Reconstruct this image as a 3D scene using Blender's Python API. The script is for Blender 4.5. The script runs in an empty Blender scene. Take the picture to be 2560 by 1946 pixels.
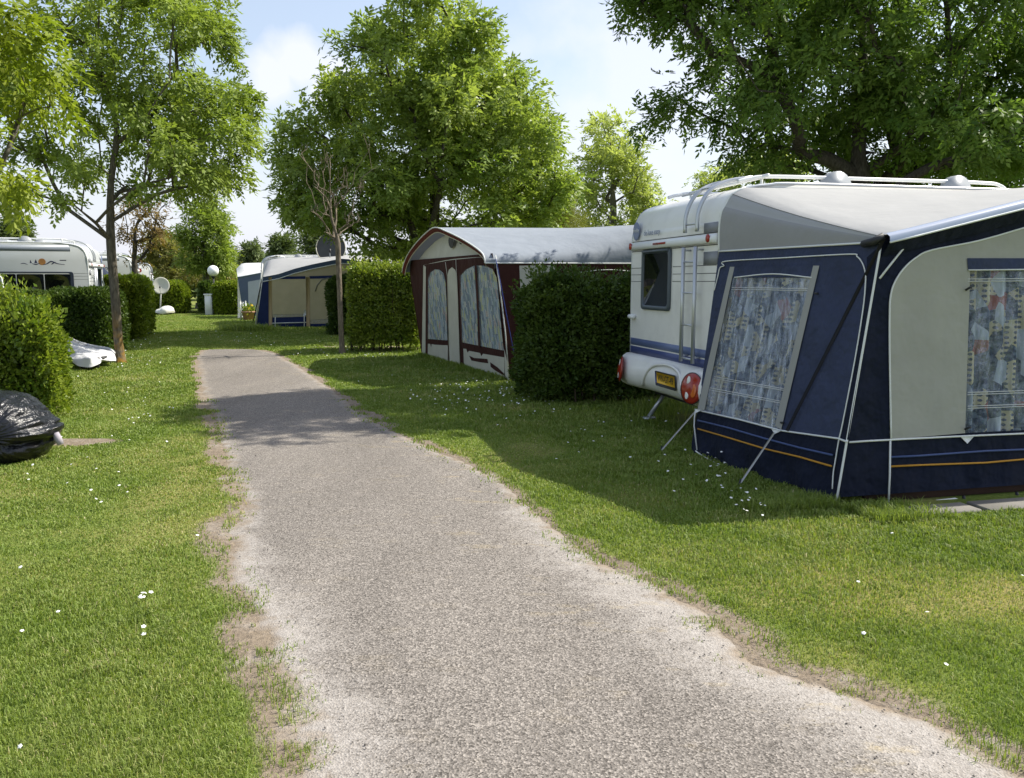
import bpy, math, random
import numpy as np
from mathutils import Vector
random.seed(7); rng = np.random.default_rng(7)
sc = bpy.context.scene
C = sc.collection
R = math.radians

# ------------------------------------------------------------ camera, sky, sun, exposure
FPX, CX, CY, HOR, CAMH = 2100.0, 1280.0, 973.0, 704.0, 1.70
PITCH = math.atan((CY - HOR) / FPX)
cd = bpy.data.cameras.new('camera'); cam = bpy.data.objects.new('camera', cd); C.objects.link(cam)
cam.location = (0, 0, CAMH); cam.rotation_euler = (math.pi / 2 - PITCH, 0, 0)
cd.sensor_width = 36; cd.lens = 36 * FPX / 2560; cd.clip_end = 2000; cd.clip_start = 0.05
sc.camera = cam
SUN_EL, SUN_AZ = R(48), R(69)
sdir = np.array([math.cos(SUN_EL) * math.sin(SUN_AZ), math.cos(SUN_EL) * math.cos(SUN_AZ), math.sin(SUN_EL)])
sl = bpy.data.lights.new('sun', 'SUN'); sl.energy = 4.8; sl.angle = R(0.5); sl.color = (1.0, 0.95, 0.84)
so = bpy.data.objects.new('sun', sl); C.objects.link(so); so.location = (20, 8, 30)
so.rotation_euler = Vector(sdir).to_track_quat('Z', 'Y').to_euler()
sc.view_settings.view_transform = 'Standard'; sc.view_settings.look = 'None'
sc.view_settings.exposure = 0.64; sc.view_settings.gamma = 1.0; sc.view_settings.use_curve_mapping = False

def pixdir(px, py):
    v = CY - py; ca, sa = math.cos(PITCH), math.sin(PITCH)
    d = np.array([px - CX, FPX * ca + v * sa, -FPX * sa + v * ca])
    return d / np.linalg.norm(d)

def build_world():
    w = bpy.data.worlds.new('World'); sc.world = w; w.use_nodes = True
    nt = w.node_tree; N = nt.nodes; Lk = nt.links; N.clear()
    out = N.new('ShaderNodeOutputWorld'); bg = N.new('ShaderNodeBackground')
    sky = N.new('ShaderNodeTexSky'); sky.sky_type = 'NISHITA'; sky.sun_disc = False
    sky.sun_elevation = SUN_EL; sky.sun_rotation = SUN_AZ; sky.air_density = 1.2; sky.dust_density = 2.0
    tc = N.new('ShaderNodeTexCoord')
    mp = N.new('ShaderNodeMapping'); mp.inputs['Scale'].default_value = (1, 1, 2.6)
    nz = N.new('ShaderNodeTexNoise'); nz.inputs['Scale'].default_value = 2.6; nz.inputs['Detail'].default_value = 9
    nz.inputs['Roughness'].default_value = 0.55; nz.inputs['Distortion'].default_value = 0.3
    Lk.new(tc.outputs['Generated'], mp.inputs['Vector']); Lk.new(mp.outputs[0], nz.inputs['Vector'])
    def m(op, a, b=None, c=None, clamp=False):
        n = N.new('ShaderNodeMath'); n.operation = op; n.use_clamp = clamp
        for i, x in enumerate((a, b, c)):
            if x is None: continue
            if isinstance(x, (int, float)): n.inputs[i].default_value = x
            else: Lk.new(x, n.inputs[i])
        return n.outputs[0]
    veil = m('MULTIPLY_ADD', nz.outputs['Fac'], 2.4, -0.95, True)
    sep = N.new('ShaderNodeSeparateXYZ'); Lk.new(tc.outputs['Generated'], sep.inputs[0])
    low = m('SUBTRACT', 1.0, m('MULTIPLY', sep.outputs[2], 3.3), None, True)
    veil = m('MAXIMUM', m('MAXIMUM', m('MULTIPLY', veil, 0.7), 0.28), m('MULTIPLY', low, 0.85))
    # two heaps of cumulus low in the sky
    nz2 = N.new('ShaderNodeTexNoise'); nz2.inputs['Scale'].default_value = 11; nz2.inputs['Detail'].default_value = 8
    Lk.new(tc.outputs['Generated'], nz2.inputs['Vector'])
    for (px, py, rad, sx) in ((745, 165, 0.060, 1.0), (690, 205, 0.058, 1.0), (820, 210, 0.05, 1.0), (1620, 170, .2, 1), (560, 560, .16, 1), (1500, 330, .14, 1)):
        d = pixdir(px, py)
        vm = N.new('ShaderNodeVectorMath'); vm.operation = 'SUBTRACT'; Lk.new(tc.outputs['Generated'], vm.inputs[0])
        vm.inputs[1].default_value = tuple(d)
        ln = N.new('ShaderNodeVectorMath'); ln.operation = 'LENGTH'; Lk.new(vm.outputs[0], ln.inputs[0])
        soft = 1.7 if rad < .1 else 1.5
        g = m('SUBTRACT', 1.0, m('DIVIDE', ln.outputs['Value'], rad))
        g = m('ADD', g, m('MULTIPLY_ADD', nz2.outputs['Fac'], 1.5, -0.75))
        g = m('MULTIPLY', g, soft, None, True)
        veil = m('MAXIMUM', veil, m('MULTIPLY', g, 0.9 if rad < .1 else .75))
    mix = N.new('ShaderNodeMix'); mix.data_type = 'RGBA'
    Lk.new(veil, mix.inputs['Factor']); Lk.new(sky.outputs[0], mix.inputs[6])
    mix.inputs[7].default_value = (5.05, 5.2, 5.95, 1)
    Lk.new(mix.outputs[2], bg.inputs['Color']); bg.inputs['Strength'].default_value = 0.126
    Lk.new(bg.outputs[0], out.inputs['Surface'])
build_world()

# ------------------------------------------------------------ helpers
def V(*a): return np.array(a, float)
def unit(v): v = np.asarray(v, float); return v / (np.linalg.norm(v) + 1e-12)
CAM = V(0, 0, CAMH)
def ground(px, py, z=0.0):
    d = pixdir(px, py); k = (z - CAMH) / d[2]; return CAM + d * k
def at(px, py, Y):
    d = pixdir(px, py); return CAM + d * (Y / d[1])
def crop(ox, oy, s): return lambda x, y: (ox + x / s, oy + y / s)
c1 = crop(0, 560, 3.111); c2 = crop(250, 560, 5.525); c3 = crop(560, 560, 4.42); c4 = crop(1000, 540, 3.453)
c5 = crop(1540, 420, 2.625); c6 = crop(1700, 440, 1.9535); c7 = crop(0, 580, 7.367); c8 = crop(1560, 840, 8.4)
c9 = crop(2100, 560, 2.154); dd = crop(0, 0, 2210 / 2560)

class Plane:
    def __init__(s, o, e1, e2):
        s.o, s.n = np.asarray(o, float), unit(np.cross(e1, e2))
        if np.dot(s.n, CAM - s.o) < 0: s.n = -s.n
    def on(s, p, off=0.0):
        d = pixdir(*p); k = np.dot(s.o - CAM, s.n) / np.dot(d, s.n); return CAM + d * k + s.n * off
class Bilin:
    def __init__(s, p00, p10, p11, p01): s.p = [np.asarray(q, float) for q in (p00, p10, p11, p01)]
    def ev(s, a, b, off=0.0):
        p = s.p; q = (p[0] * (1 - a) + p[1] * a) * (1 - b) + (p[3] * (1 - a) + p[2] * a) * b
        if off:
            da = (p[1] - p[0]) * (1 - b) + (p[2] - p[3]) * b; db = (p[3] - p[0]) * (1 - a) + (p[2] - p[1]) * a
            n = unit(np.cross(da, db)); n = n if np.dot(n, CAM - q) > 0 else -n; q = q + n * off
        return q
    def par(s, px):
        d = pixdir(*px); a = b = .5; k = np.linalg.norm(s.ev(.5, .5) - CAM)
        for _ in range(25):
            f = s.ev(a, b) - (CAM + d * k)
            J = np.stack([(s.ev(a + 1e-4, b) - s.ev(a, b)) / 1e-4, (s.ev(a, b + 1e-4) - s.ev(a, b)) / 1e-4, -d], 1)
            q = np.linalg.solve(J, -f); a += q[0]; b += q[1]; k += q[2]
        return a, b
    def on(s, p, off=0.0): return s.ev(*s.par(p), off)

ROOT = {}
def thing(name, label, cat, loc=(0, 0, 0), group=None):
    o = bpy.data.objects.new(name, None); C.objects.link(o); o.empty_display_size = .2
    o.location = tuple(loc); o['label'] = label; o['category'] = cat
    if group: o['group'] = group
    ROOT[o.name] = np.array(loc, float); return o
def tag(o, label, cat, group=None, kind=None):
    o['label'] = label; o['category'] = cat
    if group: o['group'] = group
    if kind: o['kind'] = kind
    return o
def mesh_np(name, verts, faces, mats, parent=None, attrs=None, smooth=False, fmat=None):
    """faces: int array (n,k) or list of arrays; verts in world space"""
    verts = np.asarray(verts, np.float64)
    off = V(0, 0, 0)
    p = parent
    while p is not None:
        if p.name in ROOT: off = ROOT[p.name]; break
        p = p.parent
    verts = (verts - off).astype(np.float32)
    fl = faces if isinstance(faces, list) else [faces]
    fl = [np.asarray(f, np.int32) for f in fl if len(f)]
    me = bpy.data.meshes.new(name)
    me.vertices.add(len(verts)); me.vertices.foreach_set('co', verts.ravel())
    li = np.concatenate([f.ravel() for f in fl]); tot = np.concatenate([np.full(len(f), f.shape[1], np.int32) for f in fl])
    st = np.concatenate([[0], np.cumsum(tot)[:-1]]).astype(np.int32)
    me.loops.add(len(li)); me.loops.foreach_set('vertex_index', li)
    me.polygons.add(len(tot)); me.polygons.foreach_set('loop_start', st); me.polygons.foreach_set('loop_total', tot)
    if fmat is not None: me.polygons.foreach_set('material_index', np.asarray(fmat, np.int32))
    if smooth: me.polygons.foreach_set('use_smooth', np.ones(len(tot), bool))
    for k, a in (attrs or {}).items():
        a = np.asarray(a, np.float32)
        if a.ndim == 1: at_ = me.attributes.new(k, 'FLOAT', 'POINT'); at_.data.foreach_set('value', a)
        else: at_ = me.attributes.new(k, 'FLOAT_VECTOR', 'POINT'); at_.data.foreach_set('vector', a.ravel())
    me.update(calc_edges=True); me.validate()
    for m_ in (mats if isinstance(mats, (list, tuple)) else [mats]): me.materials.append(m_)
    o = bpy.data.objects.new(name, me); C.objects.link(o)
    if parent is not None: o.parent = parent
    return o

class MB:
    def __init__(s): s.v = []; s.f = []; s.a = []
    def add(s, verts, faces, uv=None):
        b = len(s.v); s.v += [np.asarray(q, float) for q in verts]; s.f += [[i + b for i in f] for f in faces]
        s.a += list(uv) if uv is not None else [(0, 0, 0)] * len(verts); return s
    def box(s, c, size, ax=None, bev=0.0):
        ax = ax if ax is not None else np.eye(3); c = np.asarray(c, float); h = np.asarray(size, float) / 2
        if bev <= 0:
            P = [c + ax[0] * h[0] * i + ax[1] * h[1] * j + ax[2] * h[2] * k for i in (-1, 1) for j in (-1, 1) for k in (-1, 1)]
            return s.add(P, [(0, 1, 3, 2), (4, 6, 7, 5), (0, 4, 5, 1), (2, 3, 7, 6), (0, 2, 6, 4), (1, 5, 7, 3)])
        rings = []
        for (z, ins) in ((-h[2], bev), (-h[2] + bev, 0), (h[2] - bev, 0), (h[2], bev)):
            a, b = h[0] - ins, h[1] - ins; e = bev
            rings.append([c + ax[0] * x + ax[1] * y + ax[2] * z for x, y in
                          ((-a + e, -b), (a - e, -b), (a, -b + e), (a, b - e), (a - e, b), (-a + e, b), (-a, b - e), (-a, -b + e))])
        return s.rings(rings, True, True)
    def rings(s, rings, closed=True, cap=False, uv=None):
        n = len(rings[0]); b = len(s.v); F = []
        for r in rings:
            for q in r: s.v.append(np.asarray(q, float)); s.a.append((0, 0, 0))
        for i in range(len(rings) - 1):
            for j in range(n if closed else n - 1):
                k = (j + 1) % n; F.append([b + i * n + j, b + i * n + k, b + (i + 1) * n + k, b + (i + 1) * n + j])
        if cap: F.append([b + j for j in range(n)][::-1]); F.append([b + (len(rings) - 1) * n + j for j in range(n)])
        s.f += F; return s
    def grid(s, P, uv=None):
        """P: [rows][cols] of points"""
        m, n = len(P), len(P[0]); b = len(s.v)
        for i in range(m):
            for j in range(n): s.v.append(np.asarray(P[i][j], float)); s.a.append(tuple(uv[i][j]) if uv is not None else (0, 0, 0))
        for i in range(m - 1):
            for j in range(n - 1): s.f.append([b + i * n + j, b + i * n + j + 1, b + (i + 1) * n + j + 1, b + (i + 1) * n + j])
        return s
    def tube(s, pts, r, n=7, cap=True):
        pts = [np.asarray(p, float) for p in pts]; m = len(pts); rs = r if hasattr(r, '__len__') else [r] * m
        t0 = unit(pts[1] - pts[0]); ref = V(0, 0, 1) if abs(t0[2]) < .9 else V(1, 0, 0); x = unit(np.cross(t0, ref)); rings = []
        for i in range(m):
            t = unit(pts[min(i + 1, m - 1)] - pts[max(i - 1, 0)]); x = unit(x - t * np.dot(x, t)); y = np.cross(t, x)
            rings.append([pts[i] + (x * math.cos(2 * math.pi * k / n) + y * math.sin(2 * math.pi * k / n)) * rs[i] for k in range(n)])
        return s.rings(rings, True, cap)
    def poly(s, pts, n=None, th=0.0):
        k = len(pts); pts = [np.asarray(p, float) for p in pts]
        if th <= 0: return s.add(pts, [list(range(k))])
        n = np.asarray(n, float); back = [p - n * th for p in pts]
        return s.add(pts + back, [list(range(k)), list(range(k, 2 * k))[::-1]] + [[i, (i + 1) % k, k + (i + 1) % k, k + i] for i in range(k)])
    def disc(s, c, n, r, rim=0.0, seg=20, ax=None, ry=None, dome=0.0):
        n = unit(n); x = unit(np.cross(n, V(0, 0, 1))) if ax is None else unit(ax); y = np.cross(n, x); ry = ry or r; c = np.asarray(c, float)
        rings = [[c + (x * r * q * math.cos(2 * math.pi * k / seg) + y * ry * q * math.sin(2 * math.pi * k / seg)) + n * (dome * (1 - q * q) + (rim if q else rim))
                  for k in range(seg)] for q in (1.0, .85, .6, .3, .04)]
        base = [[c + (x * r * math.cos(2 * math.pi * k / seg) + y * ry * math.sin(2 * math.pi * k / seg)) for k in range(seg)]]
        return s.rings((base if rim else []) + rings, True, True)
    def build(s, name, mat, parent=None, smooth=False, fmat=None):
        by = {}; order = []
        for i, f in enumerate(s.f): by.setdefault(len(f), []).append(f)
        fl = [np.array(f) for f in by.values()]
        return mesh_np(name, np.array(s.v), fl, mat, parent, {'uvw': np.array(s.a, float).reshape(-1, 3)}, smooth)

def poly_tube(pts, r, n=6): return MB().tube(pts, r, n)
def bez(p, n=24):
    """smooth Catmull-Rom through the points"""
    p = [np.asarray(q, float) for q in p]; P = [2 * p[0] - p[1]] + p + [2 * p[-1] - p[-2]]; out = []
    m = len(p) - 1
    for i in range(m):
        k = max(2, n // m)
        for t in np.linspace(0, 1, k, endpoint=(i == m - 1)):
            a, b, c, d = P[i:i + 4]
            out.append(.5 * (2 * b + (c - a) * t + (2 * a - 5 * b + 4 * c - d) * t * t + (3 * b - a - 3 * c + d) * t ** 3))
    return out
def resamp(pts, n):
    pts = np.array(pts, float); L = np.concatenate([[0], np.cumsum(np.linalg.norm(np.diff(pts, axis=0), axis=1))])
    t = np.linspace(0, L[-1], n); return np.stack([np.interp(t, L, pts[:, k]) for k in range(pts.shape[1])], 1)

_perm = rng.random((64, 256, 256)) if False else rng.random((256, 256))
def vnoise(x, y):
    xi = np.floor(x).astype(int); yi = np.floor(y).astype(int); fx = x - xi; fy = y - yi
    fx = fx * fx * (3 - 2 * fx); fy = fy * fy * (3 - 2 * fy)
    g = lambda i, j: _perm[i % 256, j % 256]
    return (g(xi, yi) * (1 - fx) + g(xi + 1, yi) * fx) * (1 - fy) + (g(xi, yi + 1) * (1 - fx) + g(xi + 1, yi + 1) * fx) * fy
def fbm(x, y, o=4):
    s = 0; a = .5; t = 0
    for i in range(o): s = s + a * vnoise(x * 2 ** i + 17.3 * i, y * 2 ** i + 5.1 * i); t += a; a *= .5
    return s / t
def sstep(a, b, x): t = np.clip((x - a) / (b - a), 0, 1); return t * t * (3 - 2 * t)

# ------------------------------------------------------------ materials
class NT:
    def __init__(s, name):
        s.m = bpy.data.materials.new(name); s.m.use_nodes = True; s.t = s.m.node_tree; s.N = s.t.nodes; s.L = s.t.links; s.N.clear()
        s.out = s.N.new('ShaderNodeOutputMaterial')
    def n(s, typ, **kw):
        o = s.N.new('ShaderNode' + typ)
        for k, v in kw.items():
            if k.startswith('_'): setattr(o, k[1:], v)
            else: s.set(o.inputs[int(k[1:]) if k[0] == 'i' and k[1:].isdigit() else k.replace('__', ' ')], v)
        return o
    def set(s, sock, v):
        if isinstance(v, bpy.types.NodeSocket): s.L.new(v, sock)
        elif hasattr(v, '__len__') and len(v) == 3 and sock.type == 'RGBA': sock.default_value = (*v, 1)
        else: sock.default_value = v
    def math(s, op, a, b=0.0, clamp=False):
        o = s.N.new('ShaderNodeMath'); o.operation = op; o.use_clamp = clamp; s.set(o.inputs[0], a); s.set(o.inputs[1], b); return o.outputs[0]
    def ramp(s, f, stops, interp='LINEAR'):
        o = s.N.new('ShaderNodeValToRGB'); s.L.new(f, o.inputs[0]); e = o.color_ramp.elements; o.color_ramp.interpolation = interp
        while len(e) < len(stops): e.new(.5)
        for el, (p, c) in zip(e, stops): el.position = p; el.color = (*c, 1) if hasattr(c, '__len__') else (c, c, c, 1)
        return o.outputs[0]
    def mix(s, f, a, b, mode='MIX'):
        o = s.N.new('ShaderNodeMix'); o.data_type = 'RGBA'; o.blend_type = mode; s.set(o.inputs[0], f); s.set(o.inputs[6], a); s.set(o.inputs[7], b); return o.outputs[2]
    def noise(s, scale, detail=4, vec=None, rough=.55):
        o = s.n('TexNoise', Scale=scale, Detail=detail, Roughness=rough)
        if vec is None: vec = s.obj()
        s.L.new(vec, o.inputs['Vector']); return o.outputs['Fac']
    def obj(s): return s.n('TexCoord').outputs['Object']
    def attr(s, name, out='Vector'): return s.n('Attribute', _attribute_name=name).outputs[out]
    def bump(s, h, strength=.3, dist=.01): return s.n('Bump', Height=h, Strength=strength, Distance=dist).outputs[0]
    def bsdf(s, col, rough=.6, normal=None, metal=0.0, spec=.4, **kw):
        o = s.n('BsdfPrincipled'); s.set(o.inputs['Base Color'], col); s.set(o.inputs['Roughness'], rough); o.inputs['Metallic'].default_value = metal
        o.inputs['Specular IOR Level'].default_value = spec
        if normal is not None: s.L.new(normal, o.inputs['Normal'])
        for k, v in kw.items(): s.set(o.inputs[k.replace('__', ' ')], v)
        return o.outputs[0]
    def done(s, sh): s.L.new(sh, s.out.inputs['Surface']); return s.m

MC = {}
def paint(name, col, rough=.45, var=.06, spec=.4, metal=0.0, bump=0.0, bscale=40, grime=None):
    if name in MC: return MC[name]
    t = NT(name); f = t.noise(3.0, 5); k = t.ramp(f, [(.3, 1 - var), (.7, 1 + 0 * var)])
    c = t.mix(1.0, col, k, 'MULTIPLY')
    if grime: c = t.mix(t.ramp(t.noise(7, 8), [(.48, 0.0), (.75, grime)]), c, (.16, .15, .12))
    nm = t.bump(t.noise(bscale, 3), bump, .004) if bump else None
    MC[name] = t.done(t.bsdf(c, rough, nm, metal, spec)); return MC[name]
def cloth(name, col, var=.12, bump=.35, rough=.85, transl=0.0, scale=2.2):
    if name in MC: return MC[name]
    t = NT(name); ob = t.obj(); f = t.noise(scale, 6)
    c = t.mix(1.0, col, t.ramp(f, [(.3, 1 - var), (.7, 1.0)]), 'MULTIPLY')
    h = t.math('ADD', t.noise(1.7, 4), t.math('ADD', t.math('MULTIPLY', t.noise(2.6, 3, t.n('Mapping', Vector=ob, Scale=(1, 1, .35), Rotation=(.3, .2, .4)).outputs[0], .5), .7), t.math('MULTIPLY', t.noise(420, 1), .012)))
    nm = t.bump(h, min(1, bump), .12 if bump < .6 else .26)
    sh = t.bsdf(c, rough, nm, 0, .2)
    if transl:
        tr = t.n('BsdfTranslucent', Color=c); mx = t.n('MixShader', Fac=transl); t.L.new(sh, mx.inputs[1]); t.L.new(tr.outputs[0], mx.inputs[2]); sh = mx.outputs[0]
    MC[name] = t.done(sh); return MC[name]
def leafmat(name, a, b, tr=.35, rough=.5, spec=.2):
    """a..b: the range of leaf colours from one leaf to the next"""
    if name in MC: return MC[name]
    t = NT(name); k = t.attr('tint', 'Fac'); c = t.mix(k, a, b)
    sh = t.bsdf(c, rough, None, 0, spec)
    tc_ = t.mix(1.0, c, (1.2, 1.25, .6), 'MULTIPLY')
    tl = t.n('BsdfTranslucent', Color=tc_); mx = t.n('MixShader', Fac=tr); t.L.new(sh, mx.inputs[1]); t.L.new(tl.outputs[0], mx.inputs[2])
    MC[name] = t.done(mx.outputs[0]); return MC[name]
def barkmat(name, a, b, moss=None):
    if name in MC: return MC[name]
    t = NT(name); ob = t.obj(); mp = t.n('Mapping', Vector=ob, Scale=(1, 1, .25)); f = t.noise(28, 6, mp.outputs[0])
    c = t.ramp(f, [(.3, a), (.7, b)])
    if moss:
        z = t.n('SeparateXYZ', Vector=ob).outputs[2]
        c = t.mix(t.math('MULTIPLY', t.ramp(t.noise(6, 5), [(.42, 0.0), (.6, 1.0)]), t.math('SUBTRACT', 1.0, t.math('MULTIPLY', z, .8), True)), c, moss)
    MC[name] = t.done(t.bsdf(c, .9, t.bump(f, .8, .02), 0, .15)); return MC[name]
def glassmat(name, col=(.01, .012, .012), rough=.04):
    if name in MC: return MC[name]
    t = NT(name); nm = t.bump(t.noise(1.5, 2), .08, .1); MC[name] = t.done(t.bsdf(col, rough, nm, 0, .6)); return MC[name]
def foilmat(name='clear_foil', lo=.04, hi=.34):
    if name in MC: return MC[name]
    t = NT(name); mp = t.n('Mapping', Vector=t.obj(), Scale=(1.6, 1.6, .45))
    nm = t.bump(t.noise(5, 5, mp.outputs[0], .65), 1.0, .09)
    g = t.n('BsdfGlossy', Color=(.9, .93, 1.0), Roughness=.12); t.L.new(nm, g.inputs['Normal'])
    tr = t.n('BsdfTransparent', Color=(.95, .97, .98)); df = t.n('BsdfDiffuse', Color=(.46, .54, .68))
    m1 = t.n('MixShader', Fac=.55); t.L.new(g.outputs[0], m1.inputs[1]); t.L.new(df.outputs[0], m1.inputs[2])
    scr = t.ramp(t.noise(9, 7, mp.outputs[0], .7), [(.40, lo), (.68, hi)])
    m2 = t.n('MixShader', Fac=scr); t.L.new(tr.outputs[0], m2.inputs[1]); t.L.new(m1.outputs[0], m2.inputs[2])
    MC[name] = t.done(m2.outputs[0]); return MC[name]
def curtain_dots():
    if 'dotted_curtain' in MC: return MC['dotted_curtain']
    t = NT('dotted_curtain'); uv = t.attr('uvw')
    big = t.n('TexVoronoi', Vector=t.n('Mapping', Vector=uv, Scale=(1.35, .8, 1)).outputs[0], Scale=7.5); sep = t.n('SeparateColor', Color=big.outputs['Color'])
    dots = t.n('TexVoronoi', Vector=uv, Scale=24.0, Randomness=.12); dm = t.math('LESS_THAN', dots.outputs['Distance'], .30)
    tan = t.mix(dm, (.52, .46, .31), (.05, .065, .11))
    bl = t.mix(t.ramp(t.noise(22, 3, uv), [(.45, 0.0), (.55, 1.0)]), (.03, .045, .09), (.13, .17, .24))
    c = t.mix(t.math('GREATER_THAN', sep.outputs[0], .52), bl, tan)
    c = t.mix(t.math('GREATER_THAN', sep.outputs[1], .93), c, (.28, .08, .07))
    c = t.mix(t.math('GREATER_THAN', sep.outputs[2], .84), c, (.42, .47, .55))
    c = t.mix(t.ramp(t.noise(3, 5, t.n('Mapping', Vector=uv, Scale=(7, .6, 1)).outputs[0]), [(.35, .55), (.6, 0.0)]), c, (.03, .035, .045))
    MC['dotted_curtain'] = t.done(t.bsdf(c, .9)); return MC['dotted_curtain']
def curtain_blocks():
    if 'block_curtain' in MC: return MC['block_curtain']
    t = NT('block_curtain'); uv = t.attr('uvw'); mp = t.n('Mapping', Vector=uv, Scale=(17, 7.5, 1))
    v = t.n('TexVoronoi', Vector=mp.outputs[0], Scale=1.0, Randomness=.75, _distance='CHEBYCHEV'); s_ = t.n('SeparateColor', Color=v.outputs['Color'])
    c = t.ramp(s_.outputs[0], [(.0, (.10, .14, .20)), (.22, (.30, .36, .42)), (.42, (.42, .45, .42)), (.56, (.52, .50, .20)), (.7, (.55, .50, .42)), (.84, (.16, .24, .24)), (.95, (.48, .30, .24))], 'CONSTANT')
    c = t.mix(t.math('MULTIPLY', t.noise(3, 4, uv), .5), c, (.45, .45, .42))
    MC['block_curtain'] = t.done(t.bsdf(c, .9)); return MC['block_curtain']

WHITE = paint('white_coachwork', (.78, .77, .73), .30, .07, .5, bump=.04, bscale=3, grime=.09)
TRIM = paint('white_plastic', (.74, .75, .75), .35, .05, .5)
GREYP = paint('grey_plastic', (.33, .35, .37), .4)
ALU = paint('brushed_aluminium', (.52, .54, .57), .35, .08, .5, .6)
DARK = paint('dark_rubber', (.025, .026, .03), .55, .2)
BLUEDECAL = paint('blue_decal', (.055, .075, .20), .35, .05)
SKYDECAL = paint('steel_blue_decal', (.12, .16, .30), .35, .05)
FRAMEP = paint('window_frame_grey', (.07, .09, .11), .35, .1)
PIPE = paint('white_piping', (.72, .73, .70), .6, .08)
GLASS = glassmat('caravan_window')

# ------------------------------------------------------------ ground, road, lawn
left_px = [(706, 1946), (724, 1866), (706, 1798), (655, 1690), (651, 1617), (628, 1545), (560, 1458), (552, 1390), (562, 1320), (590, 1267), (574, 1226), (562, 1169), (542, 1104),
           (538, 1055), (512, 1010), (500, 978), (494, 935), (486, 900), (500, 877)]
right_px = [(2560, 1911), (2387, 1830), (2219, 1758), (2066, 1710), (1884, 1652), (1797, 1552), (1668, 1465), (1500, 1398), (1340, 1275), (1250, 1194), (1132, 1141), (1067, 1112),
            (961, 1064), (900, 1023), (831, 970), (786, 941), (745, 913), (690, 884), (652, 875)]
def edge(px, slope):
    p = np.array([ground(*q)[:2] for q in px]); p = p[np.argsort(p[:, 1])]
    y = np.concatenate([[p[0, 1] - 8], p[:, 1]]); x = np.concatenate([[p[0, 0] + 8 * slope], p[:, 0]]); return y, x
yl, xl = edge(left_px, .42); yr, xr = edge(right_px, .46)
ROAD_END = 21.0
def road_edges(y): return np.interp(y, yl, xl), np.interp(y, yr, xr)
def off_road(x, y):
    a, b = road_edges(y); return np.where(y > ROAD_END, 9.0, np.maximum(a - x, x - b)), (x < (a + b) / 2)
def dirt_at(x, y):
    d, lft = off_road(x, y); n = fbm(x * 2.3, y * 2.3, 4) - .5
    w = np.where(lft, .12 + .07 * sstep(7, 4.8, y) * sstep(3.2, 4.4, y), .12 + .16 * sstep(5.0, 3.8, y))
    v = 1 - sstep(-.03, w * 1.7, d + n * .42)
    for (px, py, rx, ry, s) in ((185, 1105, .50, .24, 1), (860, 868, .8, .35, .9), (980, 868, .5, .4, .9)):
        g = ground(px, py); e = ((x - g[0]) / rx) ** 2 + ((y - g[1]) / ry) ** 2; v = np.maximum(v, s * sstep(1.3, .5, e + n * 1.1))
    return v
def dry_at(x, y):
    n = fbm(x * .9 + 3, y * .9 + 8, 4); v = sstep(.5, .75, n) * .55
    for (px, py, rx, ry, s) in ((2250, 1480, 1.3, .55, .8), (520, 1180, .5, 1.8, .75), (480, 1120, .7, 1.5, .5), (1850, 1390, 1.2, .5, .35), (200, 1450, 1.6, .6, .3)):
        g = ground(px, py); e = ((x - g[0]) / rx) ** 2 + ((y - g[1]) / ry) ** 2; v = np.maximum(v, s * sstep(1.2, .1, e) * (.5 + fbm(x * 4, y * 4, 3)))
    return np.clip(v, 0, 1)
def gcoords(lo, hi, step, far):
    c = list(np.arange(lo, hi, step)); s = step; x = c[-1]
    while x < far: s *= 1.25; x += s; c.append(x)
    s = step; x = c[0]
    while x > -far: s *= 1.25; x -= s; c.insert(0, x)
    return np.array(c)
gx = gcoords(-9, 7, .09, 600); gy = gcoords(1.5, 24, .09, 700)
XX, YY = np.meshgrid(gx, gy); X1, Y1 = XX.ravel(), YY.ravel()
Z1 = (fbm(X1 * .6, Y1 * .6, 3) - .5) * .03 * sstep(0, .8, off_road(X1, Y1)[0]) * (np.abs(X1) < 40)
d1 = off_road(X1, Y1)[0]; Z1 = np.where(d1 < .1, .0, Z1); Z1 = np.where(d1 < -.12, -.03, Z1)
nx, ny = len(gx), len(gy); I = np.arange(nx * ny).reshape(ny, nx)
GF = np.stack([I[:-1, :-1], I[:-1, 1:], I[1:, 1:], I[1:, :-1]], -1).reshape(-1, 4)
GD = dirt_at(X1, Y1); GDRY = dry_at(X1, Y1)
def soil_mix(t, P):
    n2 = t.noise(26, 5, P, .7); n3 = t.noise(4.3, 6, P, .65)
    s = t.mix(t.ramp(n2, [(.35, 0.0), (.65, 1.0)]), (.17, .135, .10), (.29, .235, .175))
    s = t.mix(t.ramp(n3, [(.50, 0.0), (.70, .85)]), s, (.34, .30, .26))
    return t.mix(t.ramp(n3, [(.28, .8), (.42, 0.0)]), s, (.15, .12, .09))
def ground_mat():
    t = NT('lawn_soil'); a = t.n('SeparateXYZ', Vector=t.attr('uvw')); dirt, dry = a.outputs[0], a.outputs[1]
    P = t.obj(); n1 = t.noise(.7, 6, P); n2 = t.noise(26, 5, P, .7); n3 = t.noise(5, 5, P)
    g = t.mix(t.ramp(n1, [(.35, 0.0), (.65, 1.0)]), (.130, .19, .032), (.18, .235, .048))
    g = t.mix(t.ramp(n2, [(.3, 0.75), (.6, 0.0)]), g, (.05, .085, .014))
    g = t.mix(t.math('MULTIPLY', t.ramp(n3, [(.45, 0.0), (.7, 1.0)]), .35), g, (.19, .21, .05))
    g = t.mix(t.math('MULTIPLY', dry, .75), g, (.30, .24, .10))
    soil = soil_mix(t, P)
    f = t.math('ADD', dirt, t.math('MULTIPLY', t.math('SUBTRACT', n2, .5), .7)); f = t.ramp(f, [(.3, 0.0), (.62, 1.0)])
    return t.done(t.bsdf(t.mix(f, g, soil), .95, t.bump(n2, .9, .03), 0, .1))
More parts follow.
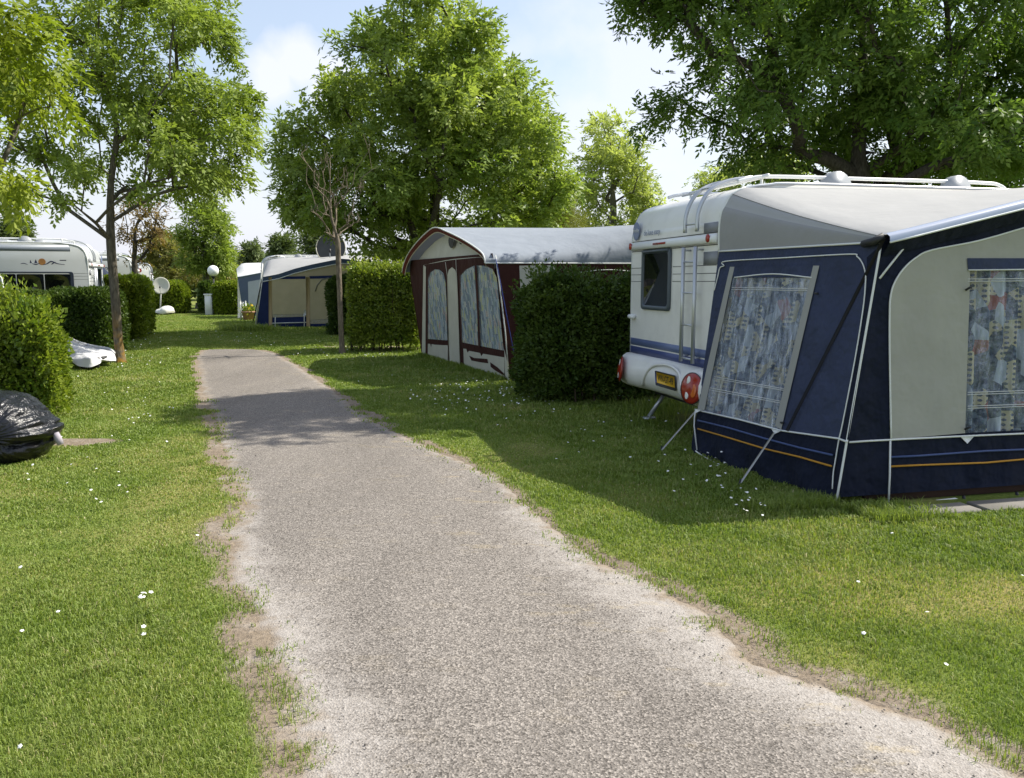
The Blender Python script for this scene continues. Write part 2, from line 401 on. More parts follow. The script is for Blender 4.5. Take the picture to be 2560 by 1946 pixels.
ground_o = mesh_np('ground', np.stack([X1, Y1, Z1], 1), GF, ground_mat(), None, {'uvw': np.stack([GD, GDRY, 0 * GD], 1)}, True)
tag(ground_o, 'flat mown grass ground of the campsite with sandy worn verges', 'ground', kind='structure')

def road_mat():
    t = NT('worn_asphalt'); a = t.n('SeparateXYZ', Vector=t.attr('uvw')); u, e, L = a.outputs[0], a.outputs[1], a.outputs[2]
    P = t.obj(); v = t.n('TexVoronoi', Vector=P, Scale=125.0); s = t.n('SeparateColor', Color=v.outputs['Color'])
    chip = t.ramp(s.outputs[0], [(0, .045), (.15, .10), (.4, .22), (.78, .32), (.93, .50)])
    fine = t.noise(260, 2, P); chip = t.mix(.22, chip, t.ramp(fine, [(.3, .08), (.7, .36)]))
    chip = t.mix(.75, chip, (.262, .248, .232)) if False else t.mix(.15, chip, (.25, .235, .22))
    chip = t.mix(1.0, chip, (.83, .752, .672), 'MULTIPLY')
    n1 = t.noise(1.3, 6, P, .6); n2 = t.noise(7, 7, P, .65); n4 = t.noise(60, 3, P, .6)
    sand = t.mix(t.ramp(n4, [(.3, 0.0), (.7, 1.0)]), (.27, .245, .22), (.41, .38, .35))
    # trodden sand creeping in from the verges, more of it close by
    w = t.math('ADD', t.math('MULTIPLY', t.math('SUBTRACT', 1.0, t.math('DIVIDE', e, L)), 1.25), t.math('ADD', t.math('MULTIPLY', t.math('SUBTRACT', n1, .5), 1.1), t.math('MULTIPLY', t.math('SUBTRACT', n2, .5), 1.2)))
    sf = t.ramp(t.math('ADD', w, t.math('MULTIPLY', t.math('SUBTRACT', s.outputs[1], .5), .55)), [(.35, 0.0), (1.25, .90)])
    chip = t.mix(1.0, chip, t.ramp(t.noise(.55, 5, t.n('Mapping', Vector=P, Rotation=(0, 0, -.4), Scale=(1.6, .35, 1)).outputs[0], .6), [(.32, .78), (.66, 1.10)]), 'MULTIPLY')
    c = t.mix(sf, chip, sand)
    c = t.mix(t.math('MULTIPLY', t.math('LESS_THAN', t.n('TexVoronoi', Vector=P, Scale=46.0).outputs['Distance'], .13), .8), c, (.05, .045, .042))
    straw = t.math('MULTIPLY', t.ramp(t.noise(2.1, 6, t.n('Mapping', Vector=P, Location=(3.3, 1, 0), Scale=(1, 2.2, 1)).outputs[0], .7), [(.56, 0.0), (.72, .6)]), t.ramp(u, [(.5, .25), (.8, 1.0)]))
    straw = t.math('MULTIPLY', straw, t.ramp(t.noise(38, 5, P, .75), [(.38, .1), (.6, 1.0)]))
    c = t.mix(straw, c, (.44, .35, .19))
    mud = t.ramp(t.math('ADD', t.math('MULTIPLY', e, 1.0), t.math('MULTIPLY', t.math('SUBTRACT', n2, .5), .5)), [(.03, 1.0), (.17, 0.0)]); c = t.mix(mud, c, soil_mix(t, P))
    h = t.math('ADD', t.math('MULTIPLY', v.outputs['Distance'], .6), n2)
    return t.done(t.bsdf(c, .9, t.bump(h, .7, .008), 0, .18))
ry = np.concatenate([np.arange(-4, 9, .045), np.arange(9, ROAD_END + .01, .1)]); NU = 49
rows = []; att = []
a0, b0 = road_edges(ry); jl = (fbm(ry * 5, ry * 0 + 3, 4) - .5) * .14; jr = (fbm(ry * 5, ry * 0 + 9, 4) - .5) * .14
u = np.linspace(0, 1, NU); wdt = (b0 + jr) - (a0 + jl)
RX = (a0 + jl)[:, None] + wdt[:, None] * u[None]; RY = np.repeat(ry[:, None], NU, 1) + 0
endf = sstep(ROAD_END - 1.0, ROAD_END, RY); RY = RY + endf * ((fbm(RX * 3, RX * 0 + 2, 3) - .5) * .5)
E = np.minimum(u[None] * wdt[:, None], (1 - u)[None] * wdt[:, None])
near = sstep(7.5, 3.2, RY)
Lw = np.where(u[None] > .5, .26 + .62 * near, .22 + .40 * near)
RZ = -.008 + .014 * sstep(0, .10, E) + .008 * sstep(.1, .6, E)
I = np.arange(RX.size).reshape(RX.shape)
RF = np.stack([I[:-1, :-1], I[:-1, 1:], I[1:, 1:], I[1:, :-1]], -1).reshape(-1, 4)
road_o = mesh_np('road', np.stack([RX.ravel(), RY.ravel(), RZ.ravel()], 1), RF, road_mat(), None,
                 {'uvw': np.stack([np.repeat(u[None], len(ry), 0).ravel(), E.ravel(), Lw.ravel()], 1)}, True)
tag(road_o, 'worn grey asphalt lane with chippings and sandy edges between lawns', 'road', kind='structure')

# grass blades
CLEAR = []   # (x, y, r) or polygons where no blades grow
def blades(name, x, y, h, wd, lean, parent=None, mat=None, tint=None):
    n = len(x); a = rng.uniform(0, 2 * np.pi, n); l = lean * rng.uniform(.2, 1.0, n); b = a + rng.uniform(-.9, .9, n) + np.pi / 2
    ca, sa = np.cos(a), np.sin(a); px, py = np.cos(b) * l * h, np.sin(b) * l * h
    dx, dy = ca * wd / 2, sa * wd / 2; z0 = np.full(n, -.012)
    v = np.empty((n, 5, 3)); v[:, 0] = np.stack([x - dx, y - dy, z0], 1); v[:, 1] = np.stack([x + dx, y + dy, z0], 1)
    v[:, 2] = np.stack([x + dx * .8 + px * .35, y + dy * .8 + py * .35, h * .6], 1); v[:, 3] = np.stack([x - dx * .8 + px * .35, y - dy * .8 + py * .35, h * .6], 1)
    v[:, 4] = np.stack([x + px, y + py, h * (1 - .35 * l)], 1)
    i = np.arange(n)[:, None] * 5; q = i + np.array([[0, 1, 2, 3]]); t3 = i + np.array([[3, 2, 4]])
    if tint is None: tint = rng.random(n)
    return mesh_np(name, v.reshape(-1, 3), [q, t3], mat, parent, {'tint': np.repeat(tint, 5)}, False)
def grass_mat():
    t = NT('grass_blades'); k = t.attr('tint', 'Fac'); P = t.n('NewGeometry').outputs['Position']
    c = t.ramp(k, [(0, (.148, .206, .034)), (.4, (.234, .298, .064)), (.7, (.312, .352, .104)), (.87, (.38, .36, .15)), (1, (.52, .44, .25))])
    n = t.noise(1.1, 4, P); c = t.mix(t.ramp(n, [(.38, .40), (.62, 0.0)]), c, (.13, .22, .025))
    d = t.n('BsdfPrincipled', **{'Base__Color': c, 'Roughness': .55}); d.inputs['Specular IOR Level'].default_value = .3
    tr = t.n('BsdfTranslucent', Color=t.mix(1.0, c, (1.2, 1.25, .6), 'MULTIPLY')); mx = t.n('MixShader', Fac=.35); t.L.new(d.outputs[0], mx.inputs[1]); t.L.new(tr.outputs[0], mx.inputs[2])
    return t.done(mx.outputs[0])
GRASS = grass_mat()
def lawn():
    xs, ys = [], []
    y0 = 2.2
    while y0 < 46:
        y1 = y0 * 1.06; hw = y0 * .68 + 1.1; dens = 23000 * (3 / y0) ** 1.45 if y0 < 10 else 23000 * (3 / 10) ** 1.45 * (10 / y0) ** 1.7
        n = int(dens * (y1 - y0) * 2 * hw); xs.append(rng.uniform(-hw, hw, n)); ys.append(rng.uniform(y0, y1, n)); y0 = y1
    x = np.concatenate(xs); y = np.concatenate(ys)
    d, _ = off_road(x, y); dirt = dirt_at(x, y); dry = dry_at(x, y)
    tuft = fbm(x * 6, y * 6, 3)
    keep = ((d > -.05) & (rng.random(len(x)) > dirt) & (rng.random(len(x)) > dry * .35)) | ((d > -.22) & (d < .02) & (tuft > .52) & (rng.random(len(x)) < (.35 + d * 1.4)) & (y < 12))
    x, y, dry, tuft = x[keep], y[keep], dry[keep], tuft[keep]
    for (f) in CLEAR:
        k = ~f(x, y); x, y, dry, tuft = x[k], y[k], dry[k], tuft[k]
    n = len(x); h = (.012 + .020 * rng.random(n) ** 2 + .018 * sstep(.45, .8, tuft)) * (1 - .35 * dry)
    # longer grass in the shade beside the pitches
    h *= 1 + .5 * sstep(.5, 1.5, x + .42 * (y - 7)) * (y > 4.8)
    wd = np.clip(.0012 * y, .003, .02) * rng.uniform(.7, 1.3, n)
    h = h * np.clip(y / 9, 1, 1.5)
    tint = np.clip(rng.beta(2, 3, n) * .85 + dry * .5 * rng.random(n) + .55 * (fbm(x * 1.7, y * 1.7, 4) - .5) + .35 * (fbm(x * 9, y * 9, 2) - .5) + (rng.random(n) < .075) * .45, 0, 1)
    return blades('grass', x, y, h, wd, 1.0, None, GRASS, tint)

# ------------------------------------------------------------ trees
def leaf_mesh(org, dirn, side, L, W, bend=.25):
    n = len(org); up = np.cross(side, dirn)
    v = np.empty((n, 4, 3)); v[:, 0] = org; v[:, 1] = org + dirn * (L * .45)[:, None] + side * (W / 2)[:, None] - up * (W * bend)[:, None]
    v[:, 2] = org + dirn * L[:, None]; v[:, 3] = org + dirn * (L * .45)[:, None] - side * (W / 2)[:, None] - up * (W * bend)[:, None]
    return v
def nrm(a): return a / (np.linalg.norm(a, axis=1, keepdims=True) + 1e-9)
def sprays(org, outw, nl, L, W, spread=.9, droop=.35, wind=(0, 0, 0)):
    """ash-like compound leaves: nl leaflets along a short stalk"""
    n = len(org); d = nrm(outw * .7 + rng.normal(0, spread, (n, 3)) + np.array([0, 0, -droop]) + np.array(wind))
    s = nrm(np.cross(d, np.array([0, 0, 1.0]) + rng.normal(0, .35, (n, 3)))); out = []
    stalk = L * (nl * .27)
    for k in range(nl):
        f = (k + 1) / nl; p = org + d * (stalk * f) + np.array([0, 0, -1]) * (stalk * droop * .5 * f * f)
        sg = 0 if k == nl - 1 else (1 if k % 2 else -1)
        dl = nrm(d * .75 + s * sg * .85 + rng.normal(0, .22, (n, 3)) + np.array([0, 0, -.25 * droop])); sl_ = nrm(np.cross(np.cross(dl, s + .01), dl) if sg == 0 else np.cross(dl, np.cross(d, s)) + rng.normal(0, .35, (n, 3)))
        out.append(leaf_mesh(p, dl, sl_, L * rng.uniform(.75, 1.2, n), W * rng.uniform(.75, 1.2, n)))
    return np.concatenate(out)
def skeleton(base, lead, att, r_tip, r_trunk, upb=.5):
    """limbs that join every attractor to the leader; returns tubes"""
    pos = [np.asarray(p, float) for p in lead]; par = [-1] + list(range(len(lead) - 1)); pl = list(np.concatenate([[0], np.cumsum([np.linalg.norm(lead[i + 1] - lead[i]) for i in range(len(lead) - 1)])]))
    k0 = max(1, int(len(lead) * .35)); fork = lead[k0]
    order = np.argsort([np.linalg.norm(a - fork) for a in att]); paths = [list(range(len(lead)))]
    for i in order:
        a = att[i]; P = np.array(pos[k0:]); dist = np.linalg.norm(P - a, axis=1); cost = dist + .42 * (np.array(pl[k0:]) - pl[k0]) + np.maximum(0, P[:, 2] - a[2] + .1) * .9
        j = int(np.argmin(cost)) + k0; st = pos[j]; D = np.linalg.norm(a - st)
        if D < .08: continue
        m = max(2, int(D / .38)); hd = unit(st - pos[par[j]]) if par[j] >= 0 else V(0, 0, 1)
        path = [j]; t0 = unit(hd * .6 + unit(a - st) + V(0, 0, upb * .4)) * D * .5
        for q in range(1, m + 1):
            f = q / m; p = st * (1 - f) + a * f + t0 * f * (1 - f) + rng.normal(0, .022 * min(1, D), 3) * (q < m)
            pos.append(p); par.append(path[-1]); pl.append(pl[path[-1]] + D / m); path.append(len(pos) - 1)
        paths.append(path)
    cnt = np.zeros(len(pos)); 
    for p in paths: cnt[p[-1]] += 1
    for i in range(len(pos) - 1, 0, -1):
        if par[i] >= 0: cnt[par[i]] += cnt[i] if par[i] < i else 0
    rad = r_tip * np.maximum(cnt, 1) ** .48; rad = rad * 1.0
    sc_ = r_trunk / rad[0]; rad = np.where(rad > r_tip * 1.5, rad * (1 + (sc_ - 1) * np.clip((cnt / cnt[0]) ** .35, 0, 1)), rad)
    mb = MB()
    for w, p in enumerate(paths):
        pts = [pos[i] for i in p]; rs = [rad[i] for i in p]
        if w and len(p) > 1: rs[0] = rs[1] * 1.1
        mb.tube(pts, rs, 9 if w == 0 else (6 if rs[0] > .03 else 4), False)
    return mb
def tree(name, label, base, fork_h, r_trunk, blobs, Y, ncl, leafm, bark, L=.11, W=.04, nl=7, per=26, clr=.42, lean=(0, 0), depth=.75, r_tip=.012,
         group=None, droop=.35, wind=(0, 0, 0), spread=.9, cat='tree', minz=None, axis_top=None, flat=.75, foot=.35):
    base = np.asarray(base, float); t = thing(name, label, cat, base, group)
    att = []; area = np.array([b[2] * b[3] for b in blobs], float); pick = rng.choice(len(blobs), ncl, p=area / area.sum())
    xs = [at(b[0], b[1], Y)[0] for b in blobs]; rmax = max(abs(at(b[0] - b[2], b[1], Y)[0] - base[0]) for b in blobs); rmax = max(rmax, max(abs(at(b[0] + b[2], b[1], Y)[0] - base[0]) for b in blobs))
    for i in pick:
        b = blobs[i]; mg = (clr * .75 + L * nl * .16) * FPX / Y; b = (b[0], b[1], max(b[2] - mg, b[2] * .4), max(b[3] - mg * .8, b[3] * .4)); th = rng.uniform(0, 2 * np.pi); q = rng.random() ** .42
        p = at(b[0] + b[2] * q * math.cos(th), b[1] + b[3] * q * math.sin(th), Y); dx = (p[0] - base[0]) / rmax
        dd_ = math.sqrt(max(.04, 1 - dx * dx)) * rmax * depth; p[1] = Y + rng.uniform(-1, 1) * dd_
        p[0] = p[0] * 1.0; p[2] = CAMH + (p[2] - CAMH) * 1.0; att.append(p)
    ctr = np.mean(att, 0); top = max(a[2] for a in att)
    lead = [base, base + V(lean[0] * .3, lean[1] * .3, fork_h * .33), base + V(lean[0] * .65, lean[1] * .65, fork_h * .66), base + V(lean[0], lean[1], fork_h)]
    tp = V(*(axis_top if axis_top is not None else (ctr[0] * .6 + lead[-1][0] * .4, ctr[1] * .3 + lead[-1][1] * .7, fork_h + (top - fork_h) * .75)))
    lead += [lead[3] * (1 - f) + tp * f + V(rng.normal(0, .06), rng.normal(0, .06), 0) for f in (.25, .5, .75, 1)]
    lead = bez(lead, 21)
    mb = skeleton(base, lead, att, r_tip, r_trunk)
    if foot:
        ang = np.linspace(0, 2 * np.pi, 11)[:-1]
        mb.rings([[base + V(math.cos(a) * r_trunk * s * (1 + .12 * math.sin(3 * a + 1)), math.sin(a) * r_trunk * s * (1 + .12 * math.sin(3 * a + 1)), z) for a in ang] for s, z in ((1.75, -.05), (1.35, .05), (1.12, .16), (.98, .35))])
    mb.build('trunk', bark, t, True)
    if leafm is not None:
        A = np.array(att); k = len(A); rr = clr * rng.uniform(.6, 1.35, k); reps = np.maximum(3, (per * (rr / clr) ** 2).astype(int)); idx = np.repeat(np.arange(k), reps)
        g = rng.normal(0, 1, (len(idx), 3)); g = g / np.linalg.norm(g, axis=1, keepdims=True) * (rng.random(len(idx)) ** .45)[:, None]; g[:, 2] *= flat
        org = A[idx] + g * rr[idx][:, None]; outw = nrm(g * .8 + nrm(A[idx] - ctr) * .6)
        lv = sprays(org, outw, nl, L, W, spread, droop, wind); n = len(lv)
        tn = np.clip(np.tile(rng.normal(.5, .16, len(org)), nl) + np.tile(np.repeat(rng.normal(0, .16, k), reps), nl), 0, 1)
        mesh_np('crown', lv.reshape(-1, 3), np.arange(n * 4).reshape(n, 4), leafm, t, {'tint': np.repeat(tn, 4)})
    return t

# ------------------------------------------------------------ hedges and bushes
TWIG = barkmat('twigs', (.07, .055, .035), (.14, .11, .07))
def hedge(name, label, corner, ex, ey, size, leafm, n, L=.05, W=.028, rnd=.25, lump=.14, group='clipped hedges between the pitches', cat='hedge', bare=.12, shoots=.0):
    """rounded box of foliage: corner + ex*size0 + ey*size1, height size2"""
    ex, ey = V(*ex, 0), V(*ey, 0); c0 = V(corner[0], corner[1], 0); a, b, h = size
    ctr = c0 + ex * a / 2 + ey * b / 2; t = thing(name, label, cat, ctr, group)
    ha, hb, hh = a / 2, b / 2, h / 2
    def surf(m, inset):
        d = rng.normal(0, 1, (m * 2, 3)); f = rng.integers(0, 5, m * 2)
        w = np.array([hb * h, hb * h, ha * h, ha * h, a * b / 2 * 1.6]); f = rng.choice(5, m, p=w / w.sum())
        u_ = rng.uniform(-1, 1, m); v_ = rng.uniform(-1, 1, m); P = np.empty((m, 3)); Nn = np.zeros((m, 3))
        for k, (ax, sg) in enumerate(((0, -1), (0, 1), (1, -1), (1, 1), (2, 1))):
            q = f == k; o = [i for i in range(3) if i != ax]; P[q, ax] = sg; P[q, o[0]] = u_[q]; P[q, o[1]] = v_[q]; Nn[q, ax] = sg
        P = P * np.array([ha, hb, hh]); core = np.clip(P, -np.array([ha - rnd, hb - rnd, 9]), np.array([ha - rnd, hb - rnd, hh - rnd]))
        dv = P - core; ln = np.linalg.norm(dv, axis=1, keepdims=True); P = np.where(ln > rnd, core + dv / (ln + 1e-9) * rnd, P); nn = nrm(dv * .6 + Nn * .4 * rnd + 1e-9)
        lum = fbm(P[:, 0] * 2.2 + P[:, 1] * 1.7 + 11 + ctr[0], P[:, 2] * 2.3 + P[:, 1] * 1.1 + ctr[1], 3) - .5
        P = P + nn * (lum * lump * 2 - inset)[:, None]
        return P, nn
    ins = rng.random(n) ** 2 * .26 - .03
    P, nn = surf(n, ins)
    if shoots:
        q = (rng.random(n) < shoots) & (nn[:, 2] > .3); P[q] += nn[q] * rng.uniform(.02, .22, q.sum())[:, None]
    zc = P[:, 2] + hh; keep = (zc > bare * (.4 + 1.2 * rng.random(n))); P, nn = P[keep], nn[keep]; n = len(P)
    d = nrm(nn * .8 + rng.normal(0, .75, (n, 3)) + np.array([0, 0, .35])); s = nrm(np.cross(d, nn + rng.normal(0, .6, (n, 3))))
    Wp = ctr + ex * P[:, :1] + ey * P[:, 1:2]; Wp = ctr[None] + P[:, :1] * ex[None] + P[:, 1:2] * ey[None]; Wp[:, 2] = P[:, 2] + hh
    D3 = d[:, :1] * ex[None] + d[:, 1:2] * ey[None]; D3[:, 2] = d[:, 2]; S3 = s[:, :1] * ex[None] + s[:, 1:2] * ey[None]; S3[:, 2] = s[:, 2]
    lv = leaf_mesh(Wp, D3, S3, L * rng.uniform(.7, 1.3, n), W * rng.uniform(.7, 1.3, n))
    tn = np.clip(rng.normal(.45, .2, n) + .45 * (fbm(Wp[:, 0] * 3, Wp[:, 2] * 3 + Wp[:, 1] * 3, 3) - .5) * 2, 0, 1)
    mesh_np('foliage', lv.reshape(-1, 3), np.arange(n * 4).reshape(n, 4), leafm, t, {'tint': np.repeat(tn, 4)})
    mb = MB(); k = max(6, int(a * b * 9))     # stems fanning up inside
    for i in range(k):
        p = ctr + ex * rng.uniform(-ha + .12, ha - .12) + ey * rng.uniform(-hb + .12, hb - .12); q = p + V(rng.normal(0, .12), rng.normal(0, .12), h * rng.uniform(.6, .85))
        mb.tube([p + V(0, 0, -.03), p * .5 + q * .5 + V(rng.normal(0, .05), rng.normal(0, .05), 0), q], [.016, .012, .006], 4, False)
    # dense twiggy inside
    m = int(n * .35); I_, ni = surf(m, .22 + rng.random(m) * .10); I_ = I_[I_[:, 2] + hh > bare + .06]; m = len(I_)
    Wi = ctr[None] + I_[:, :1] * ex[None] + I_[:, 1:2] * ey[None]; Wi[:, 2] = I_[:, 2] + hh
    mb.build('stems', TWIG, t)
    dv = nrm(rng.normal(0, 1, (m, 3))); sv = nrm(np.cross(dv, rng.normal(0, 1, (m, 3)))); lv = leaf_mesh(Wi, dv, sv, np.full(m, L * 1.9), np.full(m, W * 2.4))
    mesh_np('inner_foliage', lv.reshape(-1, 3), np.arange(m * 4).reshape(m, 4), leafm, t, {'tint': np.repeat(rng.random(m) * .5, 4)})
    return t

# ------------------------------------------------------------ caravans
class Frame:
    """ex: along the long side, ey: across, away from the near long side"""
    def __init__(s, o, yaw, flip=1):
        y = R(yaw); s.ey = V(-math.sin(y), math.cos(y), 0); s.ex = V(math.cos(y), math.sin(y), 0) * flip; s.o = V(o[0], o[1], 0)
    def __call__(s, a, b, z=0): return s.o + s.ex * a + s.ey * b + V(0, 0, z)
    def ax(s): return np.array([s.ex, s.ey, V(0, 0, 1)])
PROF = [(.03, .5), (.0, .75), (.0, 2.10), (.012, 2.29), (.05, 2.43), (.115, 2.535), (.24, 2.605), (.5, 2.65), (1.1, 2.67)]
def rrect(c, x, y, w, h, r, k=4):
    out = []
    for (sx, sy, a0_) in ((1, 1, 0), (-1, 1, 90), (-1, -1, 180), (1, -1, 270)):
        for i in range(k + 1):
            a = R(a0_ + 90 * i / k); out.append(c + x * (sx * (w / 2 - r) + math.cos(a) * r) + y * (sy * (h / 2 - r) + math.sin(a) * r))
    return out
def inset_frame(mb, pts, n, wdt, th):
    """raised frame round an outline"""
    pts = [np.asarray(p, float) for p in pts]; c = np.mean(pts, 0); inn = []
    for p in pts:
        d = c - p; L_ = np.linalg.norm(d); inn.append(p + d * (wdt * 1.3 / L_))
    return mb.rings([pts, [p + n * th for p in pts], [p * .5 + q * .5 + n * (th + .006) for p, q in zip(pts, inn)], [q + n * th for q in inn], [q + n * .002 for q in inn]])
def text_mesh(name, body, pos, xa, za, size, mat, parent, off=.002, align='CENTER', squash=1.0):
    cu = bpy.data.curves.new('lettering', 'FONT'); cu.body = body; cu.size = size; cu.align_x = align; cu.align_y = 'CENTER'; cu.extrude = .0008
    o = bpy.data.objects.new('lettering_source', cu); C.objects.link(o); dg = bpy.context.evaluated_depsgraph_get(); me = bpy.data.meshes.new_from_object(o.evaluated_get(dg))
    n = np.cross(xa, za); vs = np.array([v.co[:] for v in me.vertices]); fs = [list(p.vertices) for p in me.polygons]
    bpy.data.objects.remove(o); bpy.data.curves.remove(cu); bpy.data.meshes.remove(me)
    mb = MB(); mb.add([pos + xa * (v[0] * squash) + za * v[1] + n * (v[2] + off) for v in vs], fs); return mb.build(name, mat, parent)

WHITE2 = paint('greyed_white_coachwork', (.50, .52, .52), .3, .05, .5, bump=.03, bscale=3)  # white toned down to grey for the two left caravans
def caravan(name, label, F, length=6.0, width=2.3, detail=1, skin=None, group='white touring caravans on their pitches', near_windows=(), dim=False):
    t = thing(name, label, 'caravan', F(0, 0), group); ax = F.ax(); Z = V(0, 0, 1)
    prof = [(a, z) for a, z in PROF] + [(length - .9, 2.67), (length - .45, 2.62), (length - .2, 2.55), (length - .06, 2.3), (length - .0, 1.6), (length - .03, .9), (length - .15, .5)]
    prof = [tuple(q) for q in bez([V(a, z, 0) for a, z in prof[:10]], 40)] + [tuple(q) for q in bez([V(a, z, 0) for a, z in prof[9:]], 30)][1:]
    prof = [(p[0], p[1]) for p in prof]
    cx_, cz_ = length / 2, 1.6
    rings = []
    for (b, k) in ((0, .985), (.02, .996), (.06, 1.0), (width - .06, 1.0), (width - .02, .996), (width, .985)):
        rings.append([F(cx_ + (a - cx_) * (1 - (1 - k) * .6), b, cz_ + (z - cz_) * k) for a, z in prof])
    MB().rings(rings, True, True).build('body', skin or WHITE, t)
    mb = MB()
    for b in (.001, width - .001): mb.tube([F(cx_ + (a - cx_) * .994, b, cz_ + (z - cz_) * .99) for a, z in prof[4:-4]], .016, 6)
    mb.build('corner_rail', ALU if detail else TRIM, t, True)
    # chassis, wheels, steadies
    MB().box(F(length / 2, width / 2, .40), (length - .5, width - .5, .16), ax).build('chassis', DARK, t)
    for b in (.12, width - .12):
        w = MB(); rg = []
        for (d, r) in ((-.09, .20), (-.09, .30), (-.05, .33), (.05, .33), (.09, .30), (.09, .20)): rg.append([F(length * .52 + r * math.cos(a), b + d, .33 + r * math.sin(a)) for a in np.linspace(0, 2 * np.pi, 25)[:-1]])
        wo = w.rings(rg, True, True).build('wheel', DARK, t, True)
        MB().disc(F(length * .52, b - .095 * (1 if b < 1 else -1), .33), F.ey * (-1 if b < 1 else 1), .19, .015, 16).build('rim', ALU, wo)
    for b in (.3, width - .3): MB().tube([F(.45, b, .45), F(.15, b, .04)], .025, 6).box(F(.15, b, .02), (.16, .12, .03), ax).build('corner_steady', ALU, t)
    # roof rack
    for b in (.30, width - .30):
        pts = bez([F(.34, b, 2.70), F(.46, b, 2.73), F(.75, b, 2.76), F(2.0, b, 2.765), F(3.2, b, 2.765), F(3.5, b, 2.74), F(3.62, b, 2.64)], 48)
        ro = MB().tube(pts, .019, 8).build('roof_rail', TRIM, t, True)
        for s_ in (1.45, 2.92) :
            half = [F(s_ + .17 * math.cos(q), b - .05, 2.64 + .19 * math.sin(q)) for q in np.linspace(-.1, math.pi + .1, 14)]
            MB().rings([half, [p + F.ey * .10 for p in half]], True, True).build('rail_foot', GREYP, ro)
    rr_ = MB().tube([F(.62, .20, 2.755), F(.62, width - .10, 2.755)], .022, 8).build('roof_rail', TRIM, t, True)
    for b in (.33, width - .33): MB().tube([F(.62, b, 2.75), F(.62, b, 2.64)], .015, 6).build('rail_foot', TRIM, rr_)
    MB().box(F(2.2, width / 2, 2.71), (.5, .5, .10), ax, .03).build('roof_vent', GREYP, t)
    rb = MB(); rz_ = lambda s, q: (F(-.09 - .0 * s, q, 0))
    # ladder on the rear wall
    lad = MB(); b0_, b1_ = .34, .62
    for b in (b0_, b1_): lad.tube([F(-.085, b, .86), F(-.085, b, 2.05)], .021, 8)
    for z in (.90, 1.25, 1.58, 1.90): lad.tube([F(-.085, b0_ - .01, z), F(-.085, b1_ + .01, z)], .011, 6)
    for b in (b0_, b1_):
        for z in (.92, 2.02): lad.tube([F(-.085, b, z), F(.0, b, z)], .011, 6)
    lad.build('ladder', ALU, t, True)
    lad = MB()
    for b in (b0_, b1_): lad.tube(bez([F(-.075, b, 2.20), F(-.07, b, 2.36), F(-.02, b, 2.51), F(.08, b, 2.63), F(.26, b, 2.71), F(.5, .30 + (b - .30) * .35, 2.745)], 24), .021, 8)
    lad.tube([F(-.072, b0_, 2.28), F(-.072, b1_, 2.28)], .011, 6).tube([F(.10, b0_, 2.645), F(.10, b1_, 2.645)], .011, 6); lad.build('ladder', ALU, t, True)
    # light bar above the rear window
    lb = MB()
    rg = [[F(-.002, b, 2.07), F(-d, b, 2.08), F(-d - .005, b, 2.125), F(-d * .6, b, 2.165), F(-.002, b, 2.17)] for b, d in ((.03, .02), (.08, .05), (width - .08, .05), (width - .03, .02))]
    lbo = lb.rings(rg, True, True).build('light_bar', TRIM, t)
    RED = paint('red_lens', (.33, .025, .015), .15, .25, .6, bump=.2, bscale=25)
    for b in (.14, width - .10): MB().disc(F(-.052, b, 2.123), -F.ex, .042, .008, 14, dome=.012).build('marker_lamp', RED, lbo, True)
    MB().box(F(-.055, width / 2 + .18, 2.123), (.012, .34, .022), ax).build('brake_lamp', RED, lbo)
    # bumper skirt
    prof_b = [(-.01, .83), (-.05, .825), (-.09, .80), (-.125, .75), (-.15, .68), (-.158, .61), (-.145, .53), (-.10, .465), (-.04, .43), (.05, .42)]
    rg = []
    for b, ins in ((-.05, .13), (-.048, .07), (-.03, .02), (.02, 0), (.25, 0), (.5, .015), (.62, .035), (width / 2, .04), (width - .62, .035), (width - .5, .015), (width - .25, 0), (width - .02, 0), (width + .03, .02), (width + .048, .07), (width + .05, .13)):
        rg.append([F(a + ins, b, z - .012 * abs(b - width / 2)) for a, z in prof_b])
    bo = MB().rings(rg, False).build('bumper', WHITE, t, True)
    AMB = paint('amber_lens', (.55, .12, .02), .15, .15, .6); CLR = paint('clear_lens', (.75, .74, .70), .1, .1, .6)
    for b in (.17, width - .15):
        sg_ = -1 if b < 1 else 1; ctr = F(-.160, b, .625); n = unit(-F.ex + V(0, 0, .12) + F.ey * sg_ * .28); ay_ = unit(F.ey - n * np.dot(F.ey, n)); lo = MB().disc(ctr, n, .158, .014, 26, ax=ay_, ry=.155, dome=.032).build('tail_lamp', RED, bo, True)
        MB().disc(ctr + n * .010, n, .168, .002, 26, ax=ay_, ry=.165).build('lamp_surround', DARK, lo)
        up_ = unit(np.cross(n, ay_)); up_ = up_ if up_[2] > 0 else -up_
        for (dz, m_) in ((.075, CLR), (-.07, CLR)): MB().disc(ctr + n * .034 + up_ * dz + ay_ * .03 * sg_ * -1, n, .026, .005, 14, ax=ay_, ry=.046, dome=.004).build('reflector', m_, lo, True)
        MB().disc(ctr + n * .036 + up_ * -.02 + ay_ * .06 * sg_, n, .042, .004, 14, ax=ay_, ry=.07, dome=.003).build('indicator_lens', AMB, lo, True)
    # number plate
    pn = unit(-F.ex + V(0, 0, -.08)); pc = F(-.135, .88, .625); pu = unit(V(0, 0, 1) - pn * pn[2])
    xd = np.cross(pu, pn)
    po = MB().poly(rrect(pc + pn * .012, xd, pu, .53, .165, .012, 2), pn, .012).build('number_plate', DARK, bo)
    MB().poly(rrect(pc + pn * .0145 + xd * .02 + pu * .012, xd, pu, .475, .118, .006, 2), pn, .002).build('plate_face', paint('yellow_plate', (.72, .42, .02), .4, .05), po)
